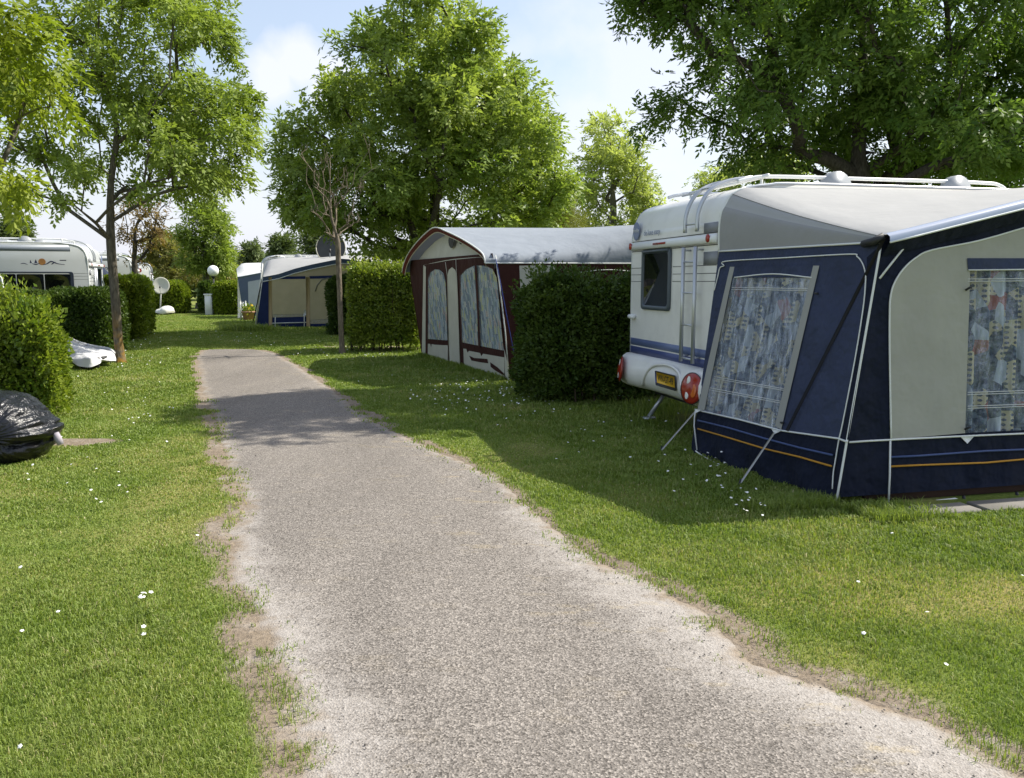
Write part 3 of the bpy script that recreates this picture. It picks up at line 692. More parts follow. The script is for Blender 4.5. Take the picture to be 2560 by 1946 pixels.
    MB().poly(rrect(pc + pn * .0148 - xd * .236 + pu * .012, xd, pu, .042, .118, .004, 2), pn, .002).build('plate_band', paint('plate_blue', (.02, .05, .30), .4), po)
    if detail == 1: text_mesh('plate_lettering', 'WN-GT-49', pc + pn * .0146 + xd * .022 + pu * .010, xd, pu, .108, DARK, po, .001, squash=.78)
    # moulded arch over the plate
    MB().tube(bez([F(-.11, .46, .50), F(-.135, .48, .62), F(-.105, .62, .74), F(-.085, .95, .785), F(-.105, 1.32, .74), F(-.13, 1.50, .60), F(-.11, 1.60, .48)], 28), .018, 6).build('moulding', WHITE, bo, True)
    # rear wall: window, stripes
    n = -F.ex; y = F.ey
    wc = F(-.004, 1.50, 1.72); pts = rrect(wc, y, Z, .82, .70, .06)
    wo = inset_frame(MB(), pts, n, .055, .022).build('window', FRAMEP, t, True)
    MB().poly(rrect(wc + n * .006, y, Z, .74, .62, .05), n, .004).build('pane', GLASS, wo)
    MB().box(wc + n * .03 + Z * .325, (.02, .74, .03), ax, .006).build('window_latch', FRAMEP, wo)
    sb = MB()
    sb.box(F(-.003, width / 2, .965), (.004, width - .08, .085), ax); sb.build('stripe', SKYDECAL, t); MB().box(F(-.003, width / 2, .865), (.004, width - .08, .085), ax).build('stripe', BLUEDECAL, t)
    for z in (1.70, 1.78, 1.86):
        for (b, w_) in ((.55, 1.02), (2.10, .36)): MB().box(F(-.0025, b, z), (.003, w_, .006), ax).build('pinstripe', paint('navy_line', (.03, .035, .05), .4), t)
    MB().box(F(-.003, .17, 1.93), (.004, .30, .13), ax).build('grey_decal', paint('grey_decal', (.24, .25, .27), .4), t); MB().box(F(-.003, .18, 2.23), (.004, .30, .10), ax).build('grey_decal', paint('grey_decal', (.30, .31, .33), .4), t)
    for z, w_ in ((2.06, .008), (2.178, .006)): MB().box(F(-.002, width / 2, z), (.008, width - .06, w_), ax).build('rubber_seal', DARK, t)
    MB().box(F(-.03, width - .12, 1.27), (.055, .16, .05), ax, .012).build('grab_handle', TRIM, t)
    # round emblem and lettering below the roof curve
    ec = F(-.016, 2.10, 2.30); MB().disc(ec, n, .10, .006, 24, ax=F.ey, ry=.11).build('emblem', paint('emblem_blue', (.16, .20, .34), .4), t)
    if detail == 1:
        text_mesh('emblem_lettering', 'Hobby', ec + n * .008 + Z * .01, -y, Z, .07, paint('emblem_white', (.66, .67, .68), .4), t, .001)
        text_mesh('lettering', 'de luxe easy', F(-.014, 1.64, 2.265), -y, Z, .095, paint('letter_blue', (.16, .19, .28), .4), t, .002)
    # near long side windows
    for (s_, z, w, h, k) in near_windows:
        wc = F(s_, -.004, z); pts = rrect(wc, F.ex, Z, w, h, .06); wo = inset_frame(MB(), pts, -F.ey, .06, .02).build('window', paint('navy_window_frame', (.035, .045, .075), .35), t, True)
        for i in range(k):
            cw = (w - .10) / k; MB().poly(rrect(F(s_ - w / 2 + .05 + cw * (i + .5), -.006, z), F.ex, Z, cw - .02, h - .12, .03), -F.ey, .004).build('pane', GLASS, wo)
    return t

FR = Frame((2.02, 8.30), 13.6)
CAR1 = caravan('caravan', 'white caravan with ladder, blue stripes and red round tail lamps behind the blue awning', FR, detail=1)

# ------------------------------------------------------------ awnings
class Fab:
    """awning canvases share these"""
NAVY = cloth('navy_canvas', (.011, .0155, .034), .30, .9); BLUE = cloth('blue_canvas', (.046, .058, .108), .2, .7); GREYC = cloth('grey_canvas', (.36, .355, .31), .12, .4)
ROOFC = cloth('pale_roof_canvas', (.40, .40, .395), .06, .15, .8, .1); ROOF_SHADE = cloth('shade_toned_roof_canvas', (.30, .30, .30), .08, .25); MAROON = cloth('maroon_canvas', (.055, .019, .015), .25, .5)
CREAM = cloth('cream_canvas', (.56, .54, .46), .12, .4); BEIGE = cloth('beige_canvas', (.50, .43, .28), .12, .35); WHITEC = cloth('white_canvas', (.70, .70, .69), .08, .35, .8, .15)
ORANGE = paint('orange_piping', (.50, .24, .02), .6); MIDBLUE = paint('blue_piping', (.05, .08, .20), .6); STRAPG = paint('grey_strap', (.46, .46, .45), .8); STRAPB = paint('black_strap', (.012, .012, .016), .8)
GROUNDSHEET = paint('groundsheet', (.10, .11, .12), .9, .3); BOARD = paint('weathered_board', (.06, .03, .02), .85, .3); SLAB = paint('concrete_paver', (.23, .215, .19), .95, .25, bump=.5, bscale=60)
RUBY = paint('pane_frame_trim', (.40, .40, .36), .7)

def ruled(surf, A, B, off, n=10, m=None):
    """grid between two pixel outlines laid on a surface"""
    m = m or max(len(A), len(B)) * 4; pa = resamp([surf.par(p) for p in A], m); pb = resamp([surf.par(p) for p in B], m)
    return [[surf.ev(*(pa[j] * (1 - f) + pb[j] * f), off) for j in range(m)] for f in np.linspace(0, 1, n)]
def uvgrid(P, scale=1.0):
    P = np.array(P); du = np.linalg.norm(np.diff(P, axis=1), axis=2); dv = np.linalg.norm(np.diff(P, axis=0), axis=2)
    U = np.concatenate([np.zeros((P.shape[0], 1)), np.cumsum(du, 1)], 1); W_ = np.concatenate([np.zeros((1, P.shape[1])), np.cumsum(dv, 0)], 0)
    return np.stack([U, W_, U * 0], 2) * scale
def folds(P, n, amp, wl, seed=0):
    """push a grid out into soft vertical folds (columns run across the folds)"""
    P = np.array(P); uv = uvgrid(P); u_ = uv[..., 0]
    h = np.sin(u_ * 2 * np.pi / wl + 2.2 * vnoise(u_ * 3 + seed, uv[..., 1] * .8)) * .5 + .5
    return P + (h * amp)[..., None] * np.asarray(n), np.concatenate([uv[..., :2] + seed, 0 * h[..., None]], 2)

def blue_awning():
    F = FR; T = 2.06
    t = thing('awning', 'blue and grey caravan awning with clear windows and patterned curtains, nearest on right', 'awning', F(2.4, -1.0), 'awnings pitched beside caravans')
    P00, P10, P11, P01 = F(-.216, .02, .0), F(-.04, -2.09, .0), F(.318, -1.99, 2.045), F(.0, .0, 1.99)
    S = Bilin(P00, P10, P11, P01)
    W2 = 5.0
    FP = Plane(P10, F.ex, P11 - P10); fn = FP.n
    # roof: caravan profile at the back, gable edge at the front
    back = [F(.0, .0, 1.99), F(-.005, 0, 2.2), F(.012, 0, 2.36), F(.055, 0, 2.44), F(.12, 0, 2.54), F(.26, 0, 2.61)]; back = bez(back, 20)
    e0 = FP.on((2201, 606)); e1 = FP.on((2203, 590))
    nb = len(back); fr = [e0 * (1 - f) + e1 * f for f in np.linspace(0, 1, nb)]
    ridge = F(2.5, -2.0, 2.60)
    q1 = FP.on((2560, 500)); sl_ = (q1[2] - e1[2]) / np.linalg.norm((q1 - e1)[:2])
    run = np.linspace(0, 1, 22)
    back2 = [F(.26 + 4.5 * f, 0, 2.61 + .02 * math.sin(f * math.pi)) for f in run[1:]]
    def fpt(f):
        s_ = .318 + (W2 - .6) * f; return F(s_, -2.0, e1[2] + sl_ * (2.2 - abs(s_ - .318 - 2.2)))
    front2 = [fpt(f) for f in run[1:]]
    rows_ = []
    for f in np.linspace(0, 1, 12):
        row = []
        for i, (a, b) in enumerate(zip(back + back2, fr + front2)):
            sag = .05 * math.sin(math.pi * f) * (1 if i >= nb else i / nb); row.append(a * (1 - f) + b * f + V(0, 0, -sag * .6))
        rows_.append(row)
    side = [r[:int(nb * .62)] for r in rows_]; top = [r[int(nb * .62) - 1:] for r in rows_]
    MB().grid(top).build('roof', ROOFC, t, True); MB().grid(side).build('roof_side', ROOF_SHADE, t, True)  # shade of the side slope is put into its darker canvas colour
    MB().tube([r[0] + (S.ev(.5, .5, .005) - S.ev(.5, .5)) for r in rows_], .009, 6).tube(back[:], .012, 6).build('roof_piping', PIPE, t, True)
    MB().tube([r[int(nb * .8)] + V(0, 0, .004) for r in rows_[:]], .004, 4).build('roof_seam', ROOF_SHADE, t, True)
    # canopy edge in front: shiny rail over a navy valance
    o_ = fn * .10
    edge_ = [e1] + front2; em = MB()
    em.grid([[p + V(0, 0, .012) for p in edge_], [p + o_ * .6 + V(0, 0, .012) for p in edge_], [p + o_ + V(0, 0, -.015) for p in edge_], [p + o_ * 1.05 + V(0, 0, -.055) for p in edge_]]); em.build('canopy_rail', paint('canopy_vinyl', (.34, .39, .50), .25, .1, .6), t, True)
    MB().tube([p + o_ * 1.06 + V(0, 0, -.058) for p in edge_], .008, 6).build('canopy_piping', PIPE, t, True)
    MB().grid([[p + o_ * 1.0 + V(0, 0, -.06) for p in edge_], [p + o_ * .15 + V(0, 0, -.16) for p in edge_]]).build('valance', NAVY, t)
    # side wall
    pl_ = np.array([S.par(c6(*p)) for p in ((90, 1145), (300, 1192), (500, 1245), (780, 1284), (822, 1300))]); bc = lambda a: float(np.interp(a, pl_[:, 0], pl_[:, 1]))
    wTL, wTR = S.par(c6(262, 497)), S.par(c6(652, 498)); wBL, wBR = S.par(c6(112, 1142)), S.par(c6(478, 1224)); wBL, wBR = (wBL[0], bc(wBL[0])), (wBR[0], bc(wBR[0]))
    def pgrid(q, m, n, off=0):
        q = np.array(q, float); return [[S.ev(*((q[0] * (1 - u) + q[1] * u) * (1 - v) + (q[3] * (1 - u) + q[2] * u) * v), off) for u in np.linspace(0, 1, n)] for v in np.linspace(0, 1, m)]
    sw_ = MB()     # canvas round a real window opening
    sw_.grid(pgrid([(0, bc(0)), wBL, wTL, (0, 1)], 16, 6)); sw_.grid(pgrid([wTL, wTR, (1, 1), (0, 1)], 8, 14)); sw_.grid(pgrid([wBR, (1, bc(1)), (1, 1), wTR], 16, 8)); sw_.build('side_wall', BLUE, t, True)
    mw = []
    for f in np.linspace(0, 1, 9): mw.append([S.ev(a, bc(a) * f, .004 + .022 * math.sin(a * 23 + 2 * math.sin(f * 3)) * (1 - f)) for a in np.linspace(0, 1, 60)])
    MB().grid(mw).build('mud_wall', NAVY, t, True)
    MB().grid(ruled(S, [c6(*p) for p in ((915, 400), (916, 470), (913, 520), (900, 650), (860, 900), (800, 1210), (784, 1284))], [c6(*p) for p in ((960, 360), (953, 440), (945, 520), (925, 650), (890, 880), (842, 1180), (826, 1290))], .007, 4, 24)).build('side_border', NAVY, t)
    # front wall panels
    def far(p, ds): return p + F.ex * ds
    fg = lambda p, off=0: FP.on(p, off)
    W0 = [P10, fg((2103, 1106)), e1]
    right = F(W2, -2.09, 0)
    upv = (P11 - P10) - F.ex * np.dot(P11 - P10, F.ex); s0 = np.dot(P10 - F.o, F.ex); lean_s = np.dot(P11 - P10, F.ex)
    fp = lambda s_, f, off=0: P10 + F.ex * (s_ - s0) + upv * f + fn * off
    sW = np.dot(fg(c9(683, 700)) - F.o, F.ex); sR = sW + np.dot(fg(c9(991, 700)) - fg(c9(684, 700)), F.ex) + 1.35
    fB = np.dot(fg(c9(684, 1126)) - P10, upv) / np.dot(upv, upv); fT = np.dot(fg(c9(684, 240)) - P10, upv) / np.dot(upv, upv)
    wl_ = MB(); fs = np.linspace(.03, 1, 14)
    wl_.grid([[fp((s0 + lean_s * f) * (1 - u) + sW * u, f) for u in np.linspace(0, 1, 8)] for f in fs]); wl_.grid([[fp(sW * (1 - u) + sR * u, f) for u in np.linspace(0, 1, 14)] for f in np.linspace(.03, fB, 6)])
    wl_.grid([[fp(sW * (1 - u) + sR * u, f) for u in np.linspace(0, 1, 14)] for f in np.linspace(fT, 1, 5)]); wl_.grid([[fp(sR * (1 - u) + (W2 - .6 * f) * u, f) for u in np.linspace(0, 1, 8)] for f in fs])
    wl_.build('front_wall', NAVY, t, True)
    gab = [P11] + [p - V(0, 0, .02) - F.ey * 0 for p in front2]; base_ = [P11 + F.ex * (W2 - .6) * f for f in [0] + list(run[1:])]
    MB().grid([base_, [fp * .5 + b * .5 for fp, b in zip(gab, base_)], gab]).build('gable', NAVY, t)
    arch = [c9(*p) for p in ((270, 1160), (262, 700), (262, 480), (266, 400), (285, 325), (335, 245), (405, 182), (490, 142), (740, 92), (990, 21))]
    arch3 = bez([fg(p, .008) for p in arch], 60); lastz = arch3[-1]; P_ = [p for p in arch3]
    slope = (arch3[-1] - arch3[-6]); slope = slope / np.dot(slope, F.ex)
    s_last = np.dot(arch3[-1] - F.o, F.ex)
    P_ += [arch3[-1] + slope * (2.3 - s_last), F(3.2, -2.05, 2.3), F(4.45, -2.09, .98)]
    br = fg(c9(991, 1128), .008); P_ += [br]
    P_ = [p - fn * (np.dot(p - P10, fn) - .008) for p in P_]
    sv = lambda p: np.dot(p - F.o, F.ex)
    arc_l = [p for p in P_[:-1] if sv(p) < sW - .01][:len(arch3)]; tops = [p for p in arch3 if sv(p) >= sW - .01]; k_ = (sW - sv(arc_l[-1])) / (sv(tops[0]) - sv(arc_l[-1])); cut_p = arc_l[-1] * (1 - k_) + tops[0] * k_
    MB().poly(arc_l + [cut_p, fp(sW, fB, .008)]).build('front_panel', GREYC, t)
    MB().poly([fp(sW, fT, .008), cut_p] + tops + [P_[len(arch3)], fp(sR, .93, .008), fp(sR, fT, .008)]).build('front_panel', GREYC, t)
    MB().tube([p + fn * .003 for p in arch3], .007, 6).build('panel_piping', PIPE, t, True)
    # piping
    pp = MB(); on = lambda p, off=.012: S.on(p, off)
    pp.tube([S.ev(1, b, .0) + fn * .004 for b in np.linspace(0, 1, 12)], .009, 7)
    pp.tube([on(c6(*p)) for p in ((90, 1145), (300, 1192), (500, 1245), (780, 1284), (822, 1300))], .008, 6)
    pp.tube(bez([on(c6(*p)) for p in ((172, 560), (190, 490), (200, 450), (220, 440), (228, 418), (500, 402), (830, 384), (870, 395), (895, 425), (910, 470), (912, 520), (900, 650), (860, 900), (800, 1210), (782, 1290), (765, 1390), (755, 1450), (750, 1530))], 90), .0055, 6)
    pp.tube(bez([on(c6(*p), .05) for p in ((98, 1345), (130, 1368), (210, 1412), (290, 1450), (400, 1490), (520, 1538), (640, 1578), (775, 1612))], 40), .007, 6)
    pp.tube([on(c6(*p), .035) for p in ((90, 1150), (86, 1180), (84, 1220), (98, 1340))], .007, 6)
    pp.tube([fg(c9(*p), .012) for p in ((45, 1175), (150, 1168), (265, 1162), (600, 1145), (991, 1128))] + [fg(c9(991, 1128), .012) + F.ex * 3.0], .008, 6)
    pp.tube([fg(c9(*p), .03) for p in ((200, 295), (270, 205), (330, 130), (370, 98))], .008, 6)
    pp.tube([fg(c9(*p), .012) for p in ((265, 1160), (262, 1350), (255, 1512))], .008, 6)
    pp.tube([fg(c9(*p), .02) for p in ((30, 1535), (250, 1513), (430, 1498), (610, 1478), (650, 1492), (680, 1484), (800, 1472), (991, 1466))] + [fg(c9(991, 1466), .02) + F.ex * 3.0], .009, 6)
    pp.build('piping', PIPE, t, True)
    MB().tube([on(c6(*p), .03) for p in ((100, 1236), (250, 1280), (430, 1335), (600, 1375), (755, 1420))], .008, 6).tube([fg(c9(*p), .012) for p in ((268, 1305), (420, 1298), (780, 1285), (991, 1266))] + [fg(c9(991, 1266), .012) + F.ex * 3], .008, 6).build('orange_piping', ORANGE, t, True)
    MB().tube([on(c6(*p), .03) for p in ((100, 1195), (250, 1232), (430, 1285), (600, 1330), (760, 1366))], .009, 6).tube([fg(c9(*p), .012) for p in ((268, 1255), (420, 1248), (780, 1222), (991, 1214))] + [fg(c9(991, 1214), .012) + F.ex * 3], .009, 6).build('blue_piping', MIDBLUE, t, True)
    # side window: curtain behind a clear pane
    sn = unit(S.ev(.5, .5, .01) - S.ev(.5, .5))
    top_ = [c6(270, 497), (c6(455, 480)), c6(648, 498)]; bot_ = [c6(120, 1142), c6(300, 1190), c6(474, 1222)]
    G = pgrid([(wTL[0] - .03, wTL[1] + .03), (wTR[0] + .03, wTR[1] + .03), (wBR[0] + .03, wBR[1] - .02), (wBL[0] - .03, wBL[1] - .02)], 26, 160, -.085); G2, uv = folds(G, sn, .064, .105, 3)
    MB().grid(G2, uv).build('curtain', curtain_dots(), t, True)
    MB().grid(pgrid([wTL, wTR, wBR, wBL], 26, 30, .004)).build('window_pane', foilmat('hazy_foil', .10, .62), t, True)
    hd_ = MB().grid(ruled(S, [c6(250, 445), c6(660, 437)], [c6(268, 498), c6(650, 498)], .011, 3, 8)); hd_.build('window_header', BLUE, t)
    for (a, b, c_, d) in (((249, 445), (271, 445), (90, 1142), (124, 1146)), ((656, 440), (686, 440), (469, 1222), (500, 1240))):
        MB().grid(ruled(S, [c6(*a), c6(*c_)], [c6(*b), c6(*d)], .012, 2, 14)).build('window_edging', paint('pale_tape', (.31, .31, .29), .8), t)
    for (a, b) in (((258, 546), (640, 552)), ((256, 556), (638, 561)), ((172, 982), (520, 1042)), ((170, 990), (518, 1050)), ((150, 1036), (500, 1102)), ((148, 1046), (498, 1111))): MB().tube([on(c6(*a), .009), on(c6(*b), .009)], .0030, 4).build('pane_seam', PIPE, t)
    MB().tube(bez([on(c6(*p), .010) for p in ((270, 497), (455, 480), (648, 498))], 12), .006, 5).build('pane_seam', PIPE, t)
    # front window
    wl, wr = 680, 991; ext = 1.35
    TL, BL, TR, BR = fp(sW, fT, .004), fp(sW, fB, .004), fp(sR, fT, .004), fp(sR, fB, .004)
    G = [[(TL * (1 - a) + TR * a) * (1 - b) + (BL * (1 - a) + BR * a) * b for a in np.linspace(-.03, 1.02, 300)] for b in np.linspace(-.03, 1.03, 26)]
    G = [[p - fn * .10 for p in r] for r in G]
    G2, uv = folds(G, fn, .065, .135, 9); MB().grid(G2, uv).build('curtain', curtain_dots(), t, True)
    MB().grid([[fp(sW * (1 - u) + sR * u, fB * (1 - v) + fT * v, .003) for u in np.linspace(0, 1, 30)] for v in np.linspace(0, 1, 20)]).build('window_pane', foilmat('awning_foil', .04, .27), t, True)
    H0, H1 = fg(c9(677, 186), .014), fg(c9(991, 180), .014) + F.ex * ext; MB().grid([[H0, H1], [fg(c9(683, 250), .014), fg(c9(991, 236), .014) + F.ex * ext]]).build('window_header', BLUE, t)
    for y in (298, 310, 908, 920, 982, 994): a = fg(c9(684, y), .008); b = fg(c9(991, y - 8), .008) + F.ex * ext; MB().tube([a, b], .0032, 4).build('pane_seam', PIPE, t)
    MB().tube([fg(c9(683, 250), .018), fg(c9(991, 236), .018) + F.ex * ext], .006, 5).build('pane_seam', PIPE, t)
    for (x, y) in ((672, 350), (668, 1098)): MB().tube([fg(c9(x - 6, y + 8), .02), fg(c9(x + 2, y - 6), .05), fg(c9(x + 10, y - 4), .05)], .009, 6).build('toggle', DARK, t, True)
    for (x, y) in ((676, 576), (510, 1206)): MB().tube([on(c6(x - 8, y), .02), on(c6(x + 10, y + 1), .03)], .010, 6).build('toggle', DARK, t, True)
    # straps and tabs
    MB().poly([fg(c9(640, 1146), .02), fg(c9(712, 1143), .02), fg(c9(676, 1182), .02)], fn, .004).build('tie_tab', PIPE, t)
    MB().poly([on(c6(460, 1238), .03), on(c6(510, 1246), .03), on(c6(476, 1262), .03)], sn, .004).build('tie_tab', PIPE, t); MB().poly([on(c6(84, 1138), .03), on(c6(120, 1144), .03), on(c6(88, 1160), .03)], sn, .004).build('tie_tab', PIPE, t)
    a = e1 + fn * .05 + V(0, 0, .0); b = on(c6(545, 1248), .05); w = F.ex * .0 + unit(np.cross(b - a, CAM - a)) * .012
    MB().poly([a + w, a - w, b - w, b + w], sn, .004).build('storm_strap', STRAPB, t)
    MB().tube([e1 + fn * .03 + V(0, 0, -.005), e1 - F.ex * .06 + V(0, 0, -.04), S.ev(.93, .97, .03)], .03, 7).build('pole_cap', DARK, t, True)
    for (p, q) in ((c6(475, 1255), c6(285, 1515)), (c6(88, 1150), (1650, 1130))):
        a = on(p, .03); b = ground(*q); w = unit(np.cross(b - a, CAM - a)) * .008
        MB().poly([a + w, a - w, b - w, b + w], unit(CAM - a), .003).build('guy_strap', STRAPG, t)
        MB().tube([b + V(.02, .01, .06), b + V(-.01, 0, -.05)], .008, 5).build('peg', DARK, t)
    for (x, y) in ((650, 1500), (935, 1480)): MB().tube([fg(c9(x, y - 40), .03), fg(c9(x + 2, y + 40), .05)], .012, 6).build('peg_loop', DARK, t, True)
    for (x, y) in ((115, 1360), (168, 1390), (272, 1440), (392, 1500), (530, 1550)): MB().tube([on(c6(x, y - 14), .03), on(c6(x - 1, y + 22), .05)], .009, 5).build('peg_loop', DARK, t, True)
    # plinth boards under the front, paving in front
    return t
BLUE_AW = blue_awning()
F = FR
tb = MB().box(F(2.75, -2.02, .035), (5.0, .04, .09), F.ax(), .008).build('plinth_board', BOARD, None); tag(tb, 'dark red brown board edging the floor under the blue awning', 'board')
for i, (a, b, w, d) in enumerate(((.66, -2.40, .5, .22), (1.36, -2.41, .78, .26), (2.24, -2.39, .85, .26))):
    p = MB().box(F(a, b, .005), (w, d, .03), F.ax(), .006).build('paving_slab', SLAB, None)
    tag(p, ('short grey paving slab in front of the blue awning, half hidden by long grass', 'pale paving slab lying in front of the awning below the curtained window', 'paving slab at the right edge of the photo before the blue awning')[i], 'paving slab', 'paving slabs before the blue awning')
_fo, _fx, _fy = F.o, F.ex, F.ey
CLEAR.append(lambda x, y: ((x - _fo[0]) * _fx[0] + (y - _fo[1]) * _fx[1] > .42) & ((x - _fo[0]) * _fy[0] + (y - _fo[1]) * _fy[1] > -2.53))

# maroon awning --------------------------------------------------------------
A_, B_ = ground(*c4(190, 1215)), ground(*c4(940, 1435))
pd = unit(A_ - B_); qd = V(pd[1], -pd[0], 0); qd = qd if qd[0] > 0 else -qd           # pd: away along the front; qd: in from the lane
MLEN = np.linalg.norm(A_ - B_)
def maroon_awning():
    M = lambda p, q, z=0: B_ + pd * p + qd * q + V(0, 0, z)
    t = thing('awning', 'maroon and cream awning with arched windows and multicoloured curtains facing the lane', 'awning', M(MLEN / 2, 1.2), 'awnings pitched beside caravans')
    tr = at(*c4(805, 372), M(0, -.25)[1]); lean = -np.dot(tr - B_, qd)
    S = Bilin(B_, A_, A_ - qd * lean + V(0, 0, 2.06), B_ - qd * lean + V(0, 0, 2.06)); n = unit(S.ev(.5, .5, .01) - S.ev(.5, .5))
    # silhouettes
    prof = [(-.02, 2.00), (.0, 2.08), (.12, 2.17), (.5, 2.29), (1.2, 2.46), (2.0, 2.62), (2.75, 2.74), (3.4, 2.66), (4.2, 2.47), (4.8, 2.27), (5.15, 2.06), (5.28, 1.90)]
    k = MLEN / 5.28; fr = bez([M(p * k, -lean - .16, z) for p, z in prof], 48)
    bk = [(-.0, 2.02), (.0, 2.24), (.03, 2.42), (.12, 2.58), (.35, 2.70), (1.0, 2.76), (2.65, 2.80), (4.3, 2.74), (4.9, 2.66), (5.2, 2.45), (5.28, 2.2), (5.3, 1.95)]
    bk = bez([M(p * k, 2.9, z) for p, z in bk], 48); rows_ = []
    for f in np.linspace(0, 1, 14): rows_.append([a * (1 - f) + b * f - V(0, 0, .10 * math.sin(math.pi * f) * math.sin(math.pi * min(1, i / 24)) ** .5) for i, (a, b) in enumerate(zip(fr, bk))])
    MB().grid(rows_).build('roof', cloth('blue_grey_roof_canvas', (.27, .30, .345), .08, .25, .8, .08), t, True)
    MB().tube([r[0] for r in rows_], .012, 6).tube(fr, .012, 6).build('roof_piping', PIPE, t, True)
    rim = [p - V(0, 0, .055) * 1.0 + (M(MLEN / 2, 0, 1.5) - p) * .03 + qd * .03 for p in fr]
    MB().grid([fr, [a * .5 + b * .5 - qd * .015 for a, b in zip(fr, rim)], rim]).build('canopy_hood', cloth('rust_canvas', (.12, .025, .016), .2, .4), t, True)
    MB().tube(rim, .010, 5).build('hood_piping', cloth('cream_piping', (.6, .56, .42)), t, True)
    # front wall
    MB().grid([[S.ev(a, b) for a in np.linspace(0, 1, 24)] for b in np.linspace(0, 1.05, 10)]).build('front_wall', MAROON, t, True)
    top_l = [M(p * k, -lean + .06, z - .14) for p, z in prof[1:-1]]; base_l = [S.ev(min(1, max(0, p / 5.28)), .93 + .04 * min(1, p / 5.28), -.002) for p, z in prof[1:-1]]
    wt = [S.on(c4(*p), .004) for p in ((795, 352), (640, 362), (475, 378), (415, 386), (218, 422))]
    MB().grid([resamp(wt, 22), resamp(top_l, 22)]).build('gable', CREAM, t, True)
    MB().disc(S.on(c4(432, 230), -.02), n, .15, .004, 14, ry=.11).build('gable_vent', DARK, t); MB().disc(S.on(c4(516, 220), -.02), n, .10, .004, 14, ry=.06).build('gable_vent', DARK, t)
    pc = lambda pts, off: [S.on(c4(*p), off) for p in pts]
    # cream lower panels and jambs
    lo = MB()
    lo.poly(pc(((190, 1222), (222, 1222), (226, 440), (205, 425)), .008))
    lo.poly(pc(((242, 1225), (415, 1268), (416, 1118), (300, 1112), (276, 1106), (272, 1135), (264, 1105), (244, 1104)), .008))
    lo.poly(pc(((432, 1282), (520, 1296), (512, 900), (497, 520), (480, 466), (452, 443), (425, 466), (410, 520), (416, 800)), .008))
    lo.poly(pc(((556, 1306), (640, 1320), (905, 1392), (905, 1222), (720, 1190), (705, 1212), (695, 1184), (600, 1165), (586, 1180), (575, 1148), (550, 1146)), .008))
    lo.poly(pc(((912, 1392), (940, 1434), (938, 1300), (905, 1150), (908, 1300)), .008))
    lo.build('cream_panel', CREAM, t)
    MB().poly(pc(((602, 1206), (645, 1226), (760, 1234), (768, 1272), (690, 1262), (622, 1248)), .014)).poly(pc(((784, 1262), (850, 1308), (905, 1362), (905, 1378), (830, 1336), (788, 1302)), .014)).build('loose_flap', MAROON, t)
    # arched windows: curtain, pane, dividing strap
    for out in (((248, 1062), (414, 1075), (405, 720), (396, 560), (380, 495), (345, 465), (305, 462), (270, 490), (250, 545)),
                ((545, 1092), (900, 1162), (880, 980), (850, 620), (838, 530), (805, 460), (740, 430), (650, 428), (580, 462), (530, 515), (532, 760))):
        pts = pc(out, .010); c = np.mean(pts, 0)
        par_ = [S.par(c4(*p)) for p in out]
        m = MB(); uvc = lambda P: [(np.dot(p - B_, pd), p[2], 0) for p in P]
        m.add(pts, [list(range(len(pts)))], uvc(pts)); wo = m.build('curtain', curtain_blocks(), t)
        MB().poly([p + n * .02 for p in pts]).build('window_pane', foilmat(), t)
    MB().poly(pc(((658, 425), (680, 425), (700, 880), (708, 1130), (690, 1130), (684, 880)), .036)).build('window_strap', MAROON, t)
    # side wall toward the neighbour, its valance, and pole
    Sd = Bilin(B_, M(0, 3.3), M(0, 3.3, 2.02), B_ - qd * (lean * .9) + V(0, 0, 2.02))
    MB().grid([[Sd.ev(a, b) for a in np.linspace(0, 1, 10)] for b in np.linspace(0, 1, 10)]).build('side_wall', MAROON, t, True)
    MB().poly([Sd.on(c4(*p), .01) for p in ((1028, 430), (1330, 426), (1400, 900), (1200, 1420), (1072, 1425))]).build('cream_panel', CREAM, t)
    MB().tube(bez([Sd.on(c4(*p), .012) for p in ((1470, 520), (1560, 490), (1700, 470), (1850, 467), (1980, 478))], 20), .008, 5).build('window_piping', PIPE, t)
    MB().tube([Sd.on(c4(*p), .02) for p in ((820, 340), (850, 560), (905, 1000), (940, 1430))], .012, 6).build('corner_piping', PIPE, t)
    Se = Bilin(A_, A_ + qd * 3.3, A_ + qd * 3.3 + V(0, 0, 2.0), A_ - qd * lean + V(0, 0, 2.0)); MB().grid([[Se.ev(a, b) for a in np.linspace(0, 1, 8)] for b in np.linspace(0, 1, 8)]).build('side_wall', MAROON, t)
    a = at(*c4(828, 372), M(0, -.55)[1]); g = ground(*c4(1046, 1510))
    MB().tube([a, a * .45 + g * .55, g], .008, 5).build('guy_rope', paint('blue_rope', (.03, .05, .22), .7), t)
    MB().tube([Sd.on(c4(420, 400), 0), Sd.on(c4(420, 400), 0)+V(0,0,-.1)], .001, 3) if False else None
    MB().tube([S.on(c4(420, 1290), .02), S.on(c4(424, 1335), .02)], .012, 5).build('tent_peg', DARK, t)
    MB().tube([S.on(c4(398, 400), .015), S.on(c4(415, 520), .015), S.on(c4(430, 1290), .015)], .006, 4).tube([S.on(c4(488, 370), .015), S.on(c4(505, 700), .015), S.on(c4(525, 1296), .015)], .006, 4).build('door_zip', CREAM, t)
    return t
MAR_AW = maroon_awning()
FM = Frame(B_[:2] + qd[:2] * 2.95 + pd[:2] * -.4, 0); FM.ex = pd; FM.ey = qd
caravan('caravan', 'white caravan standing behind the maroon awning, hidden by its roof', FM, detail=0)

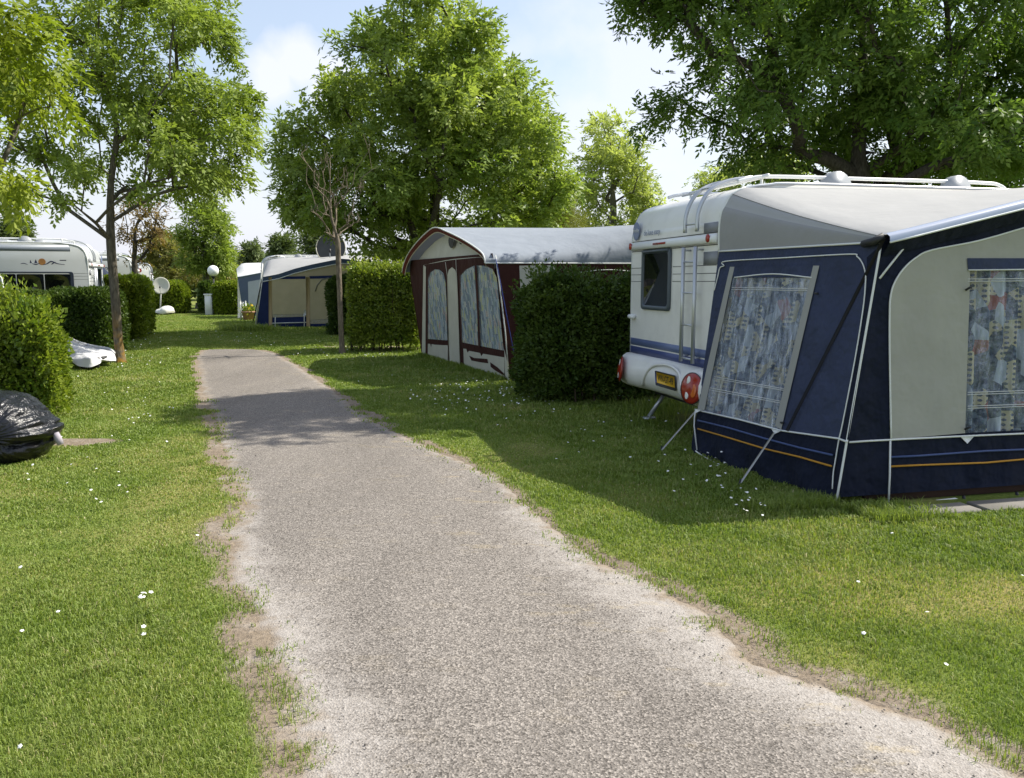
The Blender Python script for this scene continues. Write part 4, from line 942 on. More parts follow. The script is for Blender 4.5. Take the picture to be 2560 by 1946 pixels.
# left caravan and its neighbours --------------------------------------------
def left_frame(px, Y, yaw=18):
    p = at(px, 704, Y); return Frame(p[:2], yaw, -1)
FL = left_frame(224, 21.5)
NW = ((1.33, 1.52, 1.95, .84, 3),)
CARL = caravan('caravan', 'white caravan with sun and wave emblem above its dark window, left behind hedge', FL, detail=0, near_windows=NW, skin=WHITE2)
def side_decals(F_, t):
    n = -F_.ey; on = lambda s_, z, off=.003: F_(s_, -off, z)
    MB().box(F_(3.0, -.003, 2.52), (5.2, .004, .15), F_.ax()).build('rail_shadow_band', paint('rail_shadow_tone', (.22, .25, .30), .4), t)  # rail band along the top, its shadow put into the colour
    MB().disc(on(1.045, 2.185), n, .083, .003, 20, ax=F_.ex).build('sun_decal', paint('sun_decal', (.72, .30, .08), .5, .4), t)
    w = MB(); NVY = paint('wave_decal', (.03, .03, .09), .4)
    for pts, r in ((((1.52, 2.135), (1.45, 2.145), (1.36, 2.115)), .010), (((1.27, 2.14), (1.18, 2.12), (1.09, 2.15)), .013), (((1.02, 2.115), (.94, 2.135), (.86, 2.19), (.80, 2.185), (.70, 2.14), (.54, 2.12)), .016), (((.74, 2.18), (.80, 2.15), (.84, 2.12)), .014)):
        P = bez([on(a, z, .004) for a, z in pts], 16); w.tube(P, [r * (.35 + .65 * math.sin(math.pi * i / (len(P) - 1))) for i in range(len(P))], 5)
    w.poly([on(1.32, 2.15), on(1.27, 2.15), on(1.30, 2.23)], n, .002).poly([on(1.22, 2.15), on(1.15, 2.15), on(1.18, 2.25)], n, .002); w.build('wave_decal', NVY, t)
    MB().box(F_(.575, -.003, 2.225), (.15, .003, .022), F_.ax()).build('script_decal', NVY, t)
    for z in (1.75, 1.83, 1.90): MB().box(F_(.20, -.0025, z), (.36, .003, .007), F_.ax()).build('pinstripe', paint('navy_line', (.03, .035, .05), .4), t)
side_decals(FL, CARL)
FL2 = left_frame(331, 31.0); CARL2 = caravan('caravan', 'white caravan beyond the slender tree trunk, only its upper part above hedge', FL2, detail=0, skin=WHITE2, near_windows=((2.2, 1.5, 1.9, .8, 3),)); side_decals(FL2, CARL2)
FL3 = left_frame(377, 47.0, 20); CARL3 = caravan('caravan', 'small far caravan with rounded white end left of the satellite dish', FL3, detail=0); 
MB().disc(FL3(.55, -.004, 2.3), -FL3.ey, .12, .003, 12, ax=FL3.ex).build('sun_decal', paint('red_decal', (.45, .05, .04), .5), CARL3)

def plain_awning(name, label, F_, x0, x1, depth, wall, trim, roofm, ridge=.0, eave=1.85, backz=2.62, group='awnings pitched beside caravans', side=-1):
    """lean-to canvas awning on one long side of a caravan frame"""
    t = thing(name, label, 'awning', F_((x0 + x1) / 2, side * depth / 2 + (2.3 if side > 0 else 0)), group); y0 = 2.3 if side > 0 else 0
    Y_ = lambda f: y0 + side * depth * f
    rows_ = []
    for f in np.linspace(0, 1, 10):
        row = []
        for g in np.linspace(0, 1, 21):
            z = backz + (eave - backz) * f + ridge * math.sin(math.pi * g) ** .8 * f - .06 * math.sin(math.pi * f); row.append(F_(x0 + (x1 - x0) * g, Y_(f), z))
        rows_.append(row)
    MB().grid(rows_).build('roof', roofm, t, True)
    MB().tube(rows_[-1], .02, 5).build('roof_edge', trim, t, True)
    hem = [p - V(0, 0, .16) for p in rows_[-1]]; MB().grid([rows_[-1], hem]).build('valance', trim, t)
    fl = [F_(x0 + (x1 - x0) * g, Y_(1.0), 0) for g in np.linspace(0, 1, 21)]; MB().grid([[p + V(0, 0, -.03) for p in fl], [a * .5 + b * .5 for a, b in zip(fl, hem)], hem]).build('front_wall', wall, t)
    for xx, col in ((x0, 0), (x1, -1)):
        P = [r[col] for r in rows_]; out = -.12 if xx == x0 else .12
        MB().grid([P, [F_(xx + out * .5, Y_(f), .9) for f in np.linspace(0, 1, 10)], [F_(xx + out, Y_(f), -.03) for f in np.linspace(0, 1, 10)]]).build('side_wall', trim, t)
    return t, Y_
LA, _ = plain_awning('awning', 'white and blue awning seen edge on at the sunlit end of the left caravan', FL, .15, 4.4, 2.4, WHITEC, BLUE, WHITEC, .3, 1.95, 2.5, side=1)
p0 = FL(.1, 2.6, 2.1); fp = MB(); bot = ground(272, 853)
rows_ = []
for f in np.linspace(0, 1, 10):
    z = 2.05 * (1 - f); e = [at(222 + 4 * f, 652 + 190 * f, 23.4), at(238 + 14 * f, 655 + 190 * f, 23.9), at(252 + 20 * f, 690 + 160 * f, 23.8)]
    rows_.append([p + V(0, .12 * math.sin(6 * f + i * 2.1), 0) for i, p in enumerate(resamp(e, 9))])
MB().grid(rows_).build('end_flap', WHITEC, LA, True)
MB().tube([at(255, 695, 23.7), at(272, 760, 22.5), at(288, 822, 20.5)], .02, 6).build('guy_strap', paint('green_black_strap', (.03, .045, .035), .8), LA)
MB().tube([at(245, 690, 23.75), at(262, 780, 23.75), at(271, 852, 23.75)], .03, 6).build('awning_pole', paint('blue_grey_pole', (.20, .24, .33), .6), LA)

# grey awning corner at the far left behind the bush
def grey_corner():
    c0 = ground(0, 905); t = thing('awning', 'grey canvas awning corner rising behind the bush at the left edge', 'awning', (at(-60, 704, 14.5)[0], 14.5, 0), 'awnings pitched beside caravans')
    tp = [at(-260, 668, 15.4), at(-8, 672, 14.5), at(5, 690, 14.4)]; lowp = [at(-300, 900, 15.4), at(60, 892, 14.5)]
    b0_ = [at(-60, 668, 14.5), at(-12, 677, 14.5), at(4, 696, 14.5), at(12, 740, 14.5), at(22, 850, 14.5)]; b0_.append(V(b0_[-1][0] + .05, 14.5, -.02))
    d = V(-2.2, .9, 0); rows_ = [[p + d * f for p in b0_] for f in np.linspace(0, 1, 6)]
    MB().grid(rows_).build('side_wall', GREYC, t, True)
    d2 = V(-1.2, 2.0, 0); MB().grid([[p + d2 * f for p in b0_] for f in np.linspace(0, 1, 6)]).build('front_wall', GREYC, t, True)
    MB().tube(b0_, .015, 5).build('piping', PIPE, t)
grey_corner()

# far beige and blue awning across the end of the lane -------------------------
YB = 31.5
def beige_awning():
    gx0 = at(*c3(430, 590), YB); t = thing('awning', 'beige and navy awning with roller blinds at the end of the lane', 'awning', (at(650, 704, YB)[0], YB + .6, 0), 'awnings pitched beside caravans')
    P = Plane(V(0, YB, 0), V(1, 0, 0), V(0, 0, 1)); on = lambda x, y, off=0: P.on(c3(x, y), off)
    gl = [on(432, 590), on(600, 560), on(780, 500), on(960, 455), on(1130, 420), on(1290, 388), on(1400, 396), on(1530, 425), on(1900, 490), on(2150, 545)]; gl = resamp(gl, 40)
    bk0, bk1 = at(*c3(440, 385), YB + 3.0), at(*c3(2080, 470), YB + 3.0); bk = np.stack([bk0 * (1 - f) + bk1 * f for f in np.linspace(0, 1, 40)])
    bk[:, 2] = np.interp(np.linspace(0, 1, 40), [0, .03, .1, .5, .66, 1], [bk0[2] - .35, bk0[2] - .06, bk0[2] + .02, at(*c3(1000, 352), YB + 3)[2], at(*c3(1530, 345), YB + 3)[2], at(*c3(2080, 470), YB + 3)[2]])
    MB().grid([gl * (1 - f) + bk * f - np.array([0, 0, .04 * math.sin(math.pi * f)]) for f in np.linspace(0, 1, 10)]).build('roof', ROOFC, t, True)
    lowv = gl - np.array([0, .02, .16]) ; MB().grid([gl - np.array([0, .03, -.01]), lowv]).build('valance', cloth('slate_valance', (.07, .10, .16), .15), t)
    MB().tube(list(lowv), .018, 5).build('valance_piping', PIPE, t)
    gz = [V(p[0], YB, 0) for p in gl]; MB().grid([[p - V(0, 0, .03) for p in gz], [V(p[0], YB, 1.0) for p in gl], [V(p[0], YB, p[2] - .05) for p in gl]]).build('front_wall', cloth('darker_beige_canvas', (.46, .39, .26), .12), t)  # front wall in a slightly darker beige than the blinds
    bl = MB(); bl.poly([on(432, 600, .012), on(497, 590, .012), on(497, 1160, .012), on(355, 1160, .012)])
    for q in (((525, 585), (900, 578), (900, 608), (525, 612)), ((945, 578), (1265, 568), (1265, 600), (945, 608)), ((535, 1035), (918, 1025), (918, 1140), (535, 1148)), ((955, 1105), (1300, 1100), (1300, 1135), (955, 1140))): bl.poly([on(x, y, .014) for x, y in q])
    bl.build('navy_panel', cloth('royal_blue_canvas', (.02, .032, .105), .2), t)
    for q in (((530, 615), (905, 612), (912, 995), (535, 1000)), ((948, 610), (1300, 600), (1300, 1040), (955, 1060))): MB().poly([on(x, y, .02) for x, y in q]).build('window_blind', BEIGE, t)
    MB().poly([on(540, 1000, .022), on(905, 990, .022), on(915, 1022, .022), on(540, 1032, .022)]).poly([on(955, 1062, .022), on(1300, 1042, .022), on(1300, 1096, .022), on(955, 1102, .022)]).build('window_pane', foilmat(), t)
    fr = MB()
    for (x0, x1) in ((495, 530), (910, 950), (1300, 1350)): fr.poly([on(x0, 590, .03), on(x1, 590, .03), on(x1 + 2, 1155, .03), on(x0 + 2, 1155, .03)], V(0, -1, 0), .02)
    fr.build('wall_batten', cloth('tan_canvas', (.40, .30, .17)), t)
    MB().tube([on(1010, 745, .03), on(1030, 680, .03), on(1080, 620, .03), on(1150, 600, .03), on(1220, 625, .03), on(1250, 660, .03)], .02, 5).build('window_arch', paint('grey_zip', (.2, .2, .17), .8), t)
    w = MB(); w.tube([on(538, 1098, .06), on(915, 1088, .06)], .018, 5).tube([on(572, 1030, .06), on(570, 1155, .06)], .018, 5).tube([on(892, 1000, .06), on(892, 1155, .06)], .018, 5); w.build('guard_rail', PIPE, t)
    MB().poly([on(890, 945, .05), on(910, 960, .05), on(912, 1010, .05), on(880, 1018, .05)], V(0, -1, 0), .01).build('towel', WHITEC, t)
    Ss = [[at(*c3(432, 590), YB), V(at(*c3(355, 1130), YB)[0], YB, -.02)], [bk[0] + V(0, 0, -.1), V(bk[0][0] - .35, YB + 3.0, -.02)]]
    MB().grid([[r[0] * (1 - f) + r[1] * f for f in np.linspace(0, 1, 6)] for r in (Ss[0], Ss[1])]).build('side_wall', cloth('steel_canvas', (.10, .13, .20), .15), t)
    MB().tube([at(*c3(412, 640), YB - .1), at(*c3(370, 860), YB - .3), at(*c3(325, 1075), YB - .6)], .022, 5).build('guy_strap', STRAPB, t)
    MB().tube([at(*c3(425, 440), YB), at(*c3(408, 610), YB), at(*c3(350, 1120), YB)], .03, 6).build('awning_pole', PIPE, t)
beige_awning()
FB = Frame((at(655, 704, YB + 3.1)[0], YB + 3.1), 6); caravan('caravan', 'white caravan hidden behind the beige awning, roof just showing', FB, length=6.4, detail=0)
# next awning beyond
YN = 39.0
def next_awning():
    P = Plane(V(0, YN, 0), V(1, 0, 0), V(0, 0, 1)); on = lambda x, y, off=0: P.on(c2(x, y), off)
    t = thing('awning', 'white roofed awning with blue wall beyond the beige awning, beside flowerpot', 'awning', (on(2000, 900)[0], YN + .8, 0), 'awnings pitched beside caravans')
    fr = resamp([on(1900, 740), on(1940, 735), on(2100, 705), on(2330, 660), on(2600, 610)], 16); bk = resamp([at(*c2(1885, 620), YN + 2.6), at(*c2(1960, 545), YN + 2.6), at(*c2(2210, 538), YN + 2.6), at(*c2(2330, 536), YN + 2.6), at(*c2(2600, 534), YN + 2.6)], 16)
    MB().grid([fr * (1 - f) + bk * f for f in np.linspace(0, 1, 6)]).build('roof', WHITEC, t, True)
    MB().tube(list(fr), .03, 5).build('roof_edge', paint('slate_edge', (.12, .16, .2), .7), t)
    g0, g1 = V(on(1935, 0)[0], YN, 0), V(on(2600, 0)[0], YN, 0); MB().grid([[g0, g1], [fr[0], fr[-1]]]).build('front_wall', cloth('steel_canvas', (.10, .13, .20), .15), t)
    MB().poly([on(2045, 800, .02), on(2210, 770, .02), on(2260, 1200, .02), on(2055, 1200, .02)]).build('window_blind', cloth('pale_blind', (.42, .45, .50)), t)
    MB().grid([[fr[0], V(on(1850, 0)[0], YN, 0)], [bk[0], V(on(1900, 0)[0], YN + 2.6, 0)]]).build('side_wall', WHITEC, t)
next_awning()
FN_ = Frame((at(*c2(1740, 800), 58)[0], 58), 8); caravan('caravan', 'far white caravan with curved roof right of the globe lamp', FN_, detail=0)

# ------------------------------------------------------------ furniture of the site
def lamp():
    p = at(*c2(1562, 650), 46.0); t = thing('globe_lamp', 'white globe lamp on a thin black post above far hedge', 'street lamp', (p[0], 46, 0)); r = .30
    MB().rings([[p + V(r * math.sin(a) * math.cos(b), r * math.sin(a) * math.sin(b), r * math.cos(a)) for b in np.linspace(0, 2 * np.pi, 21)[:-1]] for a in np.linspace(.05, math.pi - .05, 13)], True, True).build('globe', paint('opal_glass', (.85, .85, .84), .25, .02), t, True)
    MB().tube([V(p[0], 46, 0), p - V(0, 0, r * .9)], .045, 8).tube([p - V(0, 0, r + .08), p - V(0, 0, r * .8)], [.10, .12], 8).build('post', DARK, t, True)
lamp()
def cabinet():
    g = ground(*c2(1500, 1268)); g[1] = 43; x0, x1 = at(*c2(1450, 1200), 43)[0], at(*c2(1545, 1200), 43)[0]; h = at(*c2(1500, 985), 43)[2]
    t = thing('meter_cabinet', 'tall white service cabinet at the end of the grass lane', 'cabinet', ((x0 + x1) / 2, 43, 0)); ax = np.eye(3)
    MB().box(V((x0 + x1) / 2, 43.2, h / 2), (x1 - x0, .4, h), ax, .02).build('casing', paint('cabinet_white', (.70, .70, .72), .6), t)
    MB().box(V((x0 + x1) / 2, 43.2, h + .03), (x1 - x0 + .08, .48, .06), ax, .015).build('lid', paint('cabinet_white', (.70, .70, .72)), t)
    MB().box(V((x0 + x1) / 2, 42.99, h / 2 + .05), (x1 - x0 - .1, .02, h - .3), ax, .005).build('door', paint('cabinet_white', (.7, .7, .72)), t)
cabinet()
def dish(name, label, c, n, r, post, mat, rim=None, armdown=True):
    t = thing(name, label, 'satellite dish', post, 'satellite dishes'); n = unit(n); x = unit(np.cross(n, V(0, 0, 1))); y = np.cross(x, n); m = MB()
    rg = [[c + (x * math.cos(a) + y * math.sin(a) * 1.08) * r * q - n * (.16 * r * (1 - q * q)) for a in np.linspace(0, 2 * np.pi, 29)[:-1]] for q in (.03, .3, .6, .85, 1.0)]
    rg += [[c + (x * math.cos(a) + y * math.sin(a) * 1.08) * r * 1.01 - n * .03 for a in np.linspace(0, 2 * np.pi, 29)[:-1]], [c - n * (.16 * r + .03) + (x * math.cos(a) + y * math.sin(a)) * r * .05 for a in np.linspace(0, 2 * np.pi, 29)[:-1]]]
    m.rings(rg, True, True).build('reflector', mat, t, True)
    if rim: MB().tube([c + (x * math.cos(a) + y * math.sin(a) * 1.08) * r for a in np.linspace(0, 2 * np.pi, 33)], r * .035, 5).build('rim', rim, t, True)
    e = c - y * r * .55 + n * r * .75; MB().tube([c - y * r * 1.05, c - y * r * .95 + n * r * .4, e], r * .035, 5).build('feed_arm', GREYP, t)
    MB().tube([e - n * .02, c - y * r * .3 + n * r * .72], r * .09, 8).build('receiver_head', DARK, t)
    MB().tube([V(*post), c - n * (.2 * r) - y * r * .2], .035, 7).build('pole', paint('galvanised_pole', (.5, .5, .48), .5), t)
c = at(*c2(840, 852), 44.0)
dish('satellite_dish', 'large pale satellite dish on a white pole beside far hedge', c, V(.25, -1, .3), .42, (at(*c2(815, 1180), 44)[0], 44.1, 0), paint('dish_cream', (.50, .49, .42), .6, .1))
c = at(*c3(1180, 265), YB + 2.8)
dish('satellite_dish', 'dark round satellite dish with pale rim on the beige awning roof', c, V(.12, -1, .25), .58, (c[0], YB + 2.9, 2.55), paint('dish_dark', (.07, .075, .08), .6, .2), paint('dish_rim', (.5, .48, .40), .5))

def tarp():
    Y0 = 16.6; g = lambda x, y, Y: at(*c1(x, y), Y)
    cen = g(700, 1000, Y0); t = thing('covered_trailer', 'pale grey tarpaulin sheet drawn over a low trailer beside the slim tree', 'covered trailer', (cen[0], Y0, 0))
    top = [g(505, 880, 17.4), g(560, 905, 17.5), g(620, 930, 17.6), g(710, 955, 17.7), g(780, 968, 17.7), g(858, 982, 17.6), g(892, 1012, 17.4)]
    mid = [g(505, 960, 16.9), g(560, 985, 16.7), g(620, 1005, 16.5), g(690, 1022, 16.3), g(770, 1018, 16.5), g(850, 1020, 16.8), g(902, 1045, 16.9)]
    fr = [g(520, 1045, 16.4), g(575, 1060, 16.2), g(640, 1048, 16.05), g(702, 1040, 15.9), g(750, 1052, 16.1), g(820, 1062, 16.5), g(903, 1068, 16.8)]
    lo = [g(560, 1075, 16.3), g(590, 1095, 16.1), g(620, 1108, 15.95), g(700, 1116, 15.85), g(774, 1088, 16.1), g(800, 1072, 16.55), g(900, 1074, 16.85)]
    back = [p + V(p[0] / p[1] * .35, .35, -.12) for p in top]; back2 = [V(p[0], p[1] + .05, .25) for p in back]
    rows_ = [bez(r, 36) for r in (back2, back, top, mid, fr, lo)]; fin = []
    for i in range(len(rows_) - 1):
        for f in np.linspace(0, 1, 5, endpoint=False): fin.append([a * (1 - f) + b * f + V(0, 0, .006 * math.sin(j * .9 + i * 2)) for j, (a, b) in enumerate(zip(rows_[i], rows_[i + 1]))])
    fin.append(rows_[-1]); MB().grid(fin).build('tarpaulin', cloth('tarp_grey', (.60, .60, .61), .10, .5, .7), t, True)
    MB().tube(bez([p + V(0, -.02, .02) for p in top], 24), .03, 5).build('sheet_hem', cloth('tarp_grey', (.6, .6, .61)), t, True)
    for (x, y) in ((595, 1145), (640, 1170), (705, 1150)):
        p = g(x, y, 16.0); MB().tube([V(p[0], 16.25, -.02), V(p[0] + .02, 16.25, .24)], .045, 7).build('trailer_leg', DARK, t)
    MB().tube([V(g(640, 1, 16)[0], 16.4, .2), V(g(800, 1, 17)[0], 17.0, .2)], .04, 6).build('drawbar', DARK, t)
tarp()
def sack():
    Y0 = 8.0; ct = ground(30, 1172); ct = V(at(20, 1080, Y0)[0], Y0, 0)
    t = thing('plastic_sack', 'black plastic sheet wrapped in folds round a bulky load at left edge', 'plastic sack', ct)
    # outline of the wrapped load, swept across its depth
    c = lambda x, y: at(*crop(0, 680, 3.2308)(x, y), Y0)
    out = [(-420, 1290), (-330, 1110), (-200, 1010), (-60, 985), (80, 996), (170, 1025), (270, 1085), (350, 1150), (420, 1215), (452, 1262), (455, 1300), (430, 1340), (395, 1400), (330, 1475), (250, 1530), (120, 1570), (-60, 1585), (-250, 1560), (-390, 1450)]
    P = bez([c(*q) for q in out + [out[0]]], 150)[:-1]; cen = np.mean(P, 0); n = len(P); rows_ = []
    for k, a in enumerate(np.linspace(-1, 1, 41)):
        s_ = math.sqrt(max(0, 1 - abs(a) ** 2.6)); row = []
        for i, p in enumerate(P):
            d = (p - cen) * np.array([.94, 1, 1.06]); q = cen + d * (s_ * .98 + .02); q = q + V(0, a * .42, 0)
            ang = math.atan2(d[2], d[0]); rd = np.linalg.norm(d) * s_
            # crease running round below the middle, and fine gathers toward the tied tip
            cr = math.exp(-((d[2] * s_ + .075 + .05 * d[0] + .02 * math.sin(d[0] * 9)) / .028) ** 2) * (1 if a < .3 else 0)
            tip = math.exp(-np.linalg.norm(q - c(452, 1285)) / .28)
            w = (fbm(np.array(q[0] * 7 + 4), np.array(q[2] * 11 + q[1] * 5), 4) - .5) * .032 + (vnoise(np.array(ang * 14.0 + 90), np.array(a * 2.0 + 3)) - .5) * .05 * (.3 + tip)
            q = q + unit(d + V(0, a * .4, 0)) * w * (s_ > .05) + V(0, .07, 0) * cr - V(d[0], 0, d[2]) * cr * .16
            if q[2] < .0: q[2] = .0 + .01 * math.sin(i)
            row.append(q)
        rows_.append(row)
    tm = NT('black_polythene'); nm = tm.bump(tm.math('ADD', tm.noise(9, 6, None, .6), tm.math('MULTIPLY', tm.n('TexVoronoi', Vector=tm.obj(), Scale=5.0).outputs['Distance'], .6)), .6, .05)
    MB().rings(rows_, True, True).build('sheet', tm.done(tm.bsdf((.006, .006, .0075), .20, nm, 0, .55)), t, True)
    MB().tube([c(448, 1300), c(470, 1350), c(492, 1395)], [.03, .036, .03], 8).build('tie_end', paint('grey_lilac_cord', (.36, .33, .36), .7), t, True)
sack()
def white_bundle():
    Y0 = 43.5; g = lambda x, y, d=0: at(*c2(x, y), Y0 + d); t = thing('covered_boat', 'small white sheet covered dinghy lying before the rounded hedge', 'covered boat', (g(880, 1)[0], Y0, 0))
    rg = []
    for x, zt, zb, w in ((745, 1200, 1215, .3), (790, 1180, 1222, .5), (850, 1165, 1225, .6), (890, 1135, 1235, .6), (940, 1130, 1240, .6), (985, 1150, 1225, .5), (1008, 1180, 1210, .2)):
        a, b = g(x, zt), g(x, zb); rg.append([a, a + V(0, -w * .5, -.03), b + V(0, -w, 0), b + V(0, w, 0), a + V(0, w * .5, -.03)])
    MB().rings([bez_ring for bez_ring in rg], True, True).build('cover', cloth('cover_white', (.72, .71, .66)), t, True)
    MB().tube([g(780, 1228, .2), g(990, 1235, .2)], .06, 6).tube([V(g(880, 1)[0], Y0, 0), g(880, 1235)], .05, 6).build('trestle', DARK, t)
white_bundle()
def parasol(name, label, px0, px1, Y, mat, mat2):
    a, b = ground(*px1), at(*px0, Y); a = at(*px1, Y); a[2] = 0; t = thing(name, label, 'parasol', (a[0], Y, 0)); d = b - a; rg = []
    for f, r in ((0.02, .05), (.1, .17), (.3, .15), (.55, .12), (.8, .06), (.95, .03)):
        p = a + d * f; rg.append([p + V(math.cos(q) * r * (1 + .22 * math.cos(5 * q)), math.sin(q) * r, 0) for q in np.linspace(0, 2 * np.pi, 21)[:-1]])
    MB().rings(rg[1:], True, True).build('canopy', mat, t, True); MB().rings([[p + (p - a) * .04 for p in r] for r in rg[:3]], True).build('canopy_hem', mat2, t, True); MB().tube([a, b], .02, 6).build('pole', GREYP, t)
parasol('folded_parasol', 'closed white and blue parasol leaning against hedge beyond the tree', c2(550, 1150), c2(620, 1430), 26.5, WHITEC, cloth('parasol_blue', (.12, .15, .24)))
# white posts and pot plant
for i, (x, y) in enumerate(((1938, 1075), (1975, 1090), (2010, 1075))):
    p = at(*c2(x, y), 37.5); o = MB().tube([V(p[0], 37.5, -.02), p], .035, 8).tube([p - V(0, 0, .01), p + V(0, 0, .03)], [.04, .02], 8).build('white_post', PIPE, None, True)
    tag(o, ('leftmost of three thin white posts by far awning', 'middle of the three thin white posts by the far awning', 'white post nearest the flowerpot by far awning')[i], 'post', 'thin white posts by the far awning')
def pot():
    p = at(*c2(2055, 1290), 37.2); t = thing('flowerpot', 'terracotta flowerpot with yellow flowers beside the white posts', 'flowerpot', (p[0], 37.2, 0)); b = V(p[0], 37.2, 0)
    MB().rings([[b + V(r * math.cos(a), r * math.sin(a), z) for a in np.linspace(0, 2 * np.pi, 15)[:-1]] for r, z in ((.22, 0), (.28, .33), (.32, .33), (.32, .40), (.27, .40))], True, True).build('pot', paint('terracotta', (.42, .25, .16), .9), t, True)
    n = 500; o = b + V(0, 0, .42) + rng.normal(0, 1, (n, 3)) * np.array([.13, .13, .10]); d = nrm(rng.normal(0, 1, (n, 3)) + np.array([0, 0, .8])); lv = leaf_mesh(o, d, nrm(np.cross(d, rng.normal(0, 1, (n, 3)))), np.full(n, .12), np.full(n, .06))
    mesh_np('leaves', lv.reshape(-1, 3), np.arange(n * 4).reshape(n, 4), LF_HEDGE, t, {'tint': np.repeat(rng.random(n), 4)})
    m = MB()
    for i in range(5): m.disc(b + V(rng.normal(0, .12), rng.normal(-.1, .06), .55 + rng.normal(0, .08)), V(rng.normal(0, .4), -1, .5), .05, .004, 8)
    m.build('blossoms', paint('yellow_petals', (.65, .45, .03), .7), t)

# ------------------------------------------------------------ foliage materials
LF_ASH = leafmat('ash_leaves', (.165, .235, .038), (.29, .36, .085), .42)
LF_BIG = leafmat('broad_ash_leaves', (.14, .215, .040), (.34, .41, .11), .44, .42)
LF_DARK = leafmat('deep_green_leaves', (.064, .128, .024), (.17, .25, .05), .42, .5)
LF_YEL = leafmat('fresh_leaves', (.17, .24, .018), (.29, .34, .05), .42)
LF_PALE = leafmat('pale_green_leaves', (.27, .33, .09), (.42, .47, .18), .48)
LF_OLIVE = leafmat('olive_leaves', (.16, .165, .04), (.27, .25, .08), .35)
LF_RED = leafmat('copper_leaves', (.12, .085, .028), (.23, .16, .055), .35)
LF_HEDGE = leafmat('privet_leaves', (.105, .175, .018), (.31, .36, .055), .38, .4, .4)
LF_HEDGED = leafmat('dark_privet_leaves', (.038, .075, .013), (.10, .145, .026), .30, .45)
LF_HEDGEB = leafmat('bright_hedge_leaves', (.11, .17, .012), (.22, .27, .03), .35, .45)
LF_LIME = leafmat('lime_conifer_sprays', (.17, .19, .04), (.28, .29, .09), .3)
LF_FAR = leafmat('distant_leaves', (.075, .11, .04), (.16, .20, .08), .3)
BARK = barkmat('ash_bark', (.07, .062, .048), (.20, .185, .15)); BARKM = barkmat('mossy_bark', (.055, .048, .036), (.17, .15, .115), (.28, .16, .03)); BARKD = barkmat('dark_bark', (.035, .030, .024), (.10, .09, .07)); DEAD = barkmat('dead_bark', (.09, .075, .055), (.24, .20, .15))
pot()
S_ = 2560 / 2210.0
def bl(*L_): return [(x * S_, y * S_, a * S_, b * S_) for x, y, a, b in L_]

# left ash by the lane
g = ground(259 * S_, 783 * S_)
tree('ash_tree', 'slender ash tree with open light crown and lichened trunk on the left lawn', g, 2.55, .092, bl((230, 60, 150, 90), (400, 60, 110, 60), (110, 120, 90, 80), (470, 70, 55, 50), (300, 170, 140, 80), (470, 190, 85, 80), (150, 230, 110, 70), (60, 240, 60, 60), (350, 260, 120, 60), (510, 290, 65, 60), (90, 330, 100, 45), (250, 330, 90, 40), (420, 340, 110, 55), (530, 340, 45, 40), (30, 400, 60, 35), (240, 380, 90, 35), (330, 400, 110, 50), (470, 385, 60, 35), (220, 440, 60, 30), (200, -40, 170, 60), (360, -60, 150, 70), (160, 460, 25, 12), (20, 160, 60, 60)),
     g[1], 205, LF_ASH, BARKM, .125, .058, 6, 34, .36, (-.04, 0), .62, .008, 'ash trees along the lane', .45, (.15, 0, 0), .8, axis_top=(g[0] + .05, g[1], 7.2))
# near branches entering at top left
tree('ash_tree', 'ash tree with fresh yellow green leaves reaching in at the top left corner', (-7.6, 9.2, 0), 2.4, .17, bl((-80, 40, 120, 90), (20, 50, 60, 50), (-50, 150, 100, 70), (25, 130, 45, 45), (10, 205, 40, 40), (-80, 250, 90, 60), (85, 15, 25, 20), (-220, 100, 160, 140), (-10, 385, 40, 30), (-60, 400, 50, 40), (-300, 0, 160, 140)),
     9.2, 110, LF_YEL, BARK, .12, .046, 7, 26, .30, (-.1, 0), .55, .008, 'ash trees along the lane', .7, (.2, -.1, 0), .9)
# great tree behind the maroon awning
tree('ash_tree', 'great full crowned ash tree in the middle, behind the maroon awning', (at(930 * S_, 704, 28)[0], 28, 0), 3.2, .32, bl((925, 60, 55, 55), (890, 130, 120, 80), (1000, 110, 90, 70), (1090, 190, 80, 60), (960, 210, 160, 80), (800, 180, 70, 60), (740, 240, 60, 50), (1130, 250, 80, 60), (870, 290, 150, 80), (1040, 300, 150, 80), (700, 290, 55, 50), (650, 290, 45, 45), (1160, 330, 70, 60), (760, 350, 110, 60), (930, 380, 160, 80), (1090, 400, 120, 70), (640, 345, 45, 35), (1190, 400, 50, 60), (680, 400, 60, 45), (840, 450, 110, 70), (1000, 480, 140, 60), (1150, 470, 80, 50), (660, 445, 45, 35), (740, 470, 75, 40), (860, 530, 90, 40), (1010, 540, 110, 40)),
     28, 270, LF_BIG, BARKD, .18, .088, 6, 58, .68, (.1, 0), .8, .018, None, .35, (.35, 0, .05), .75, minz=None)
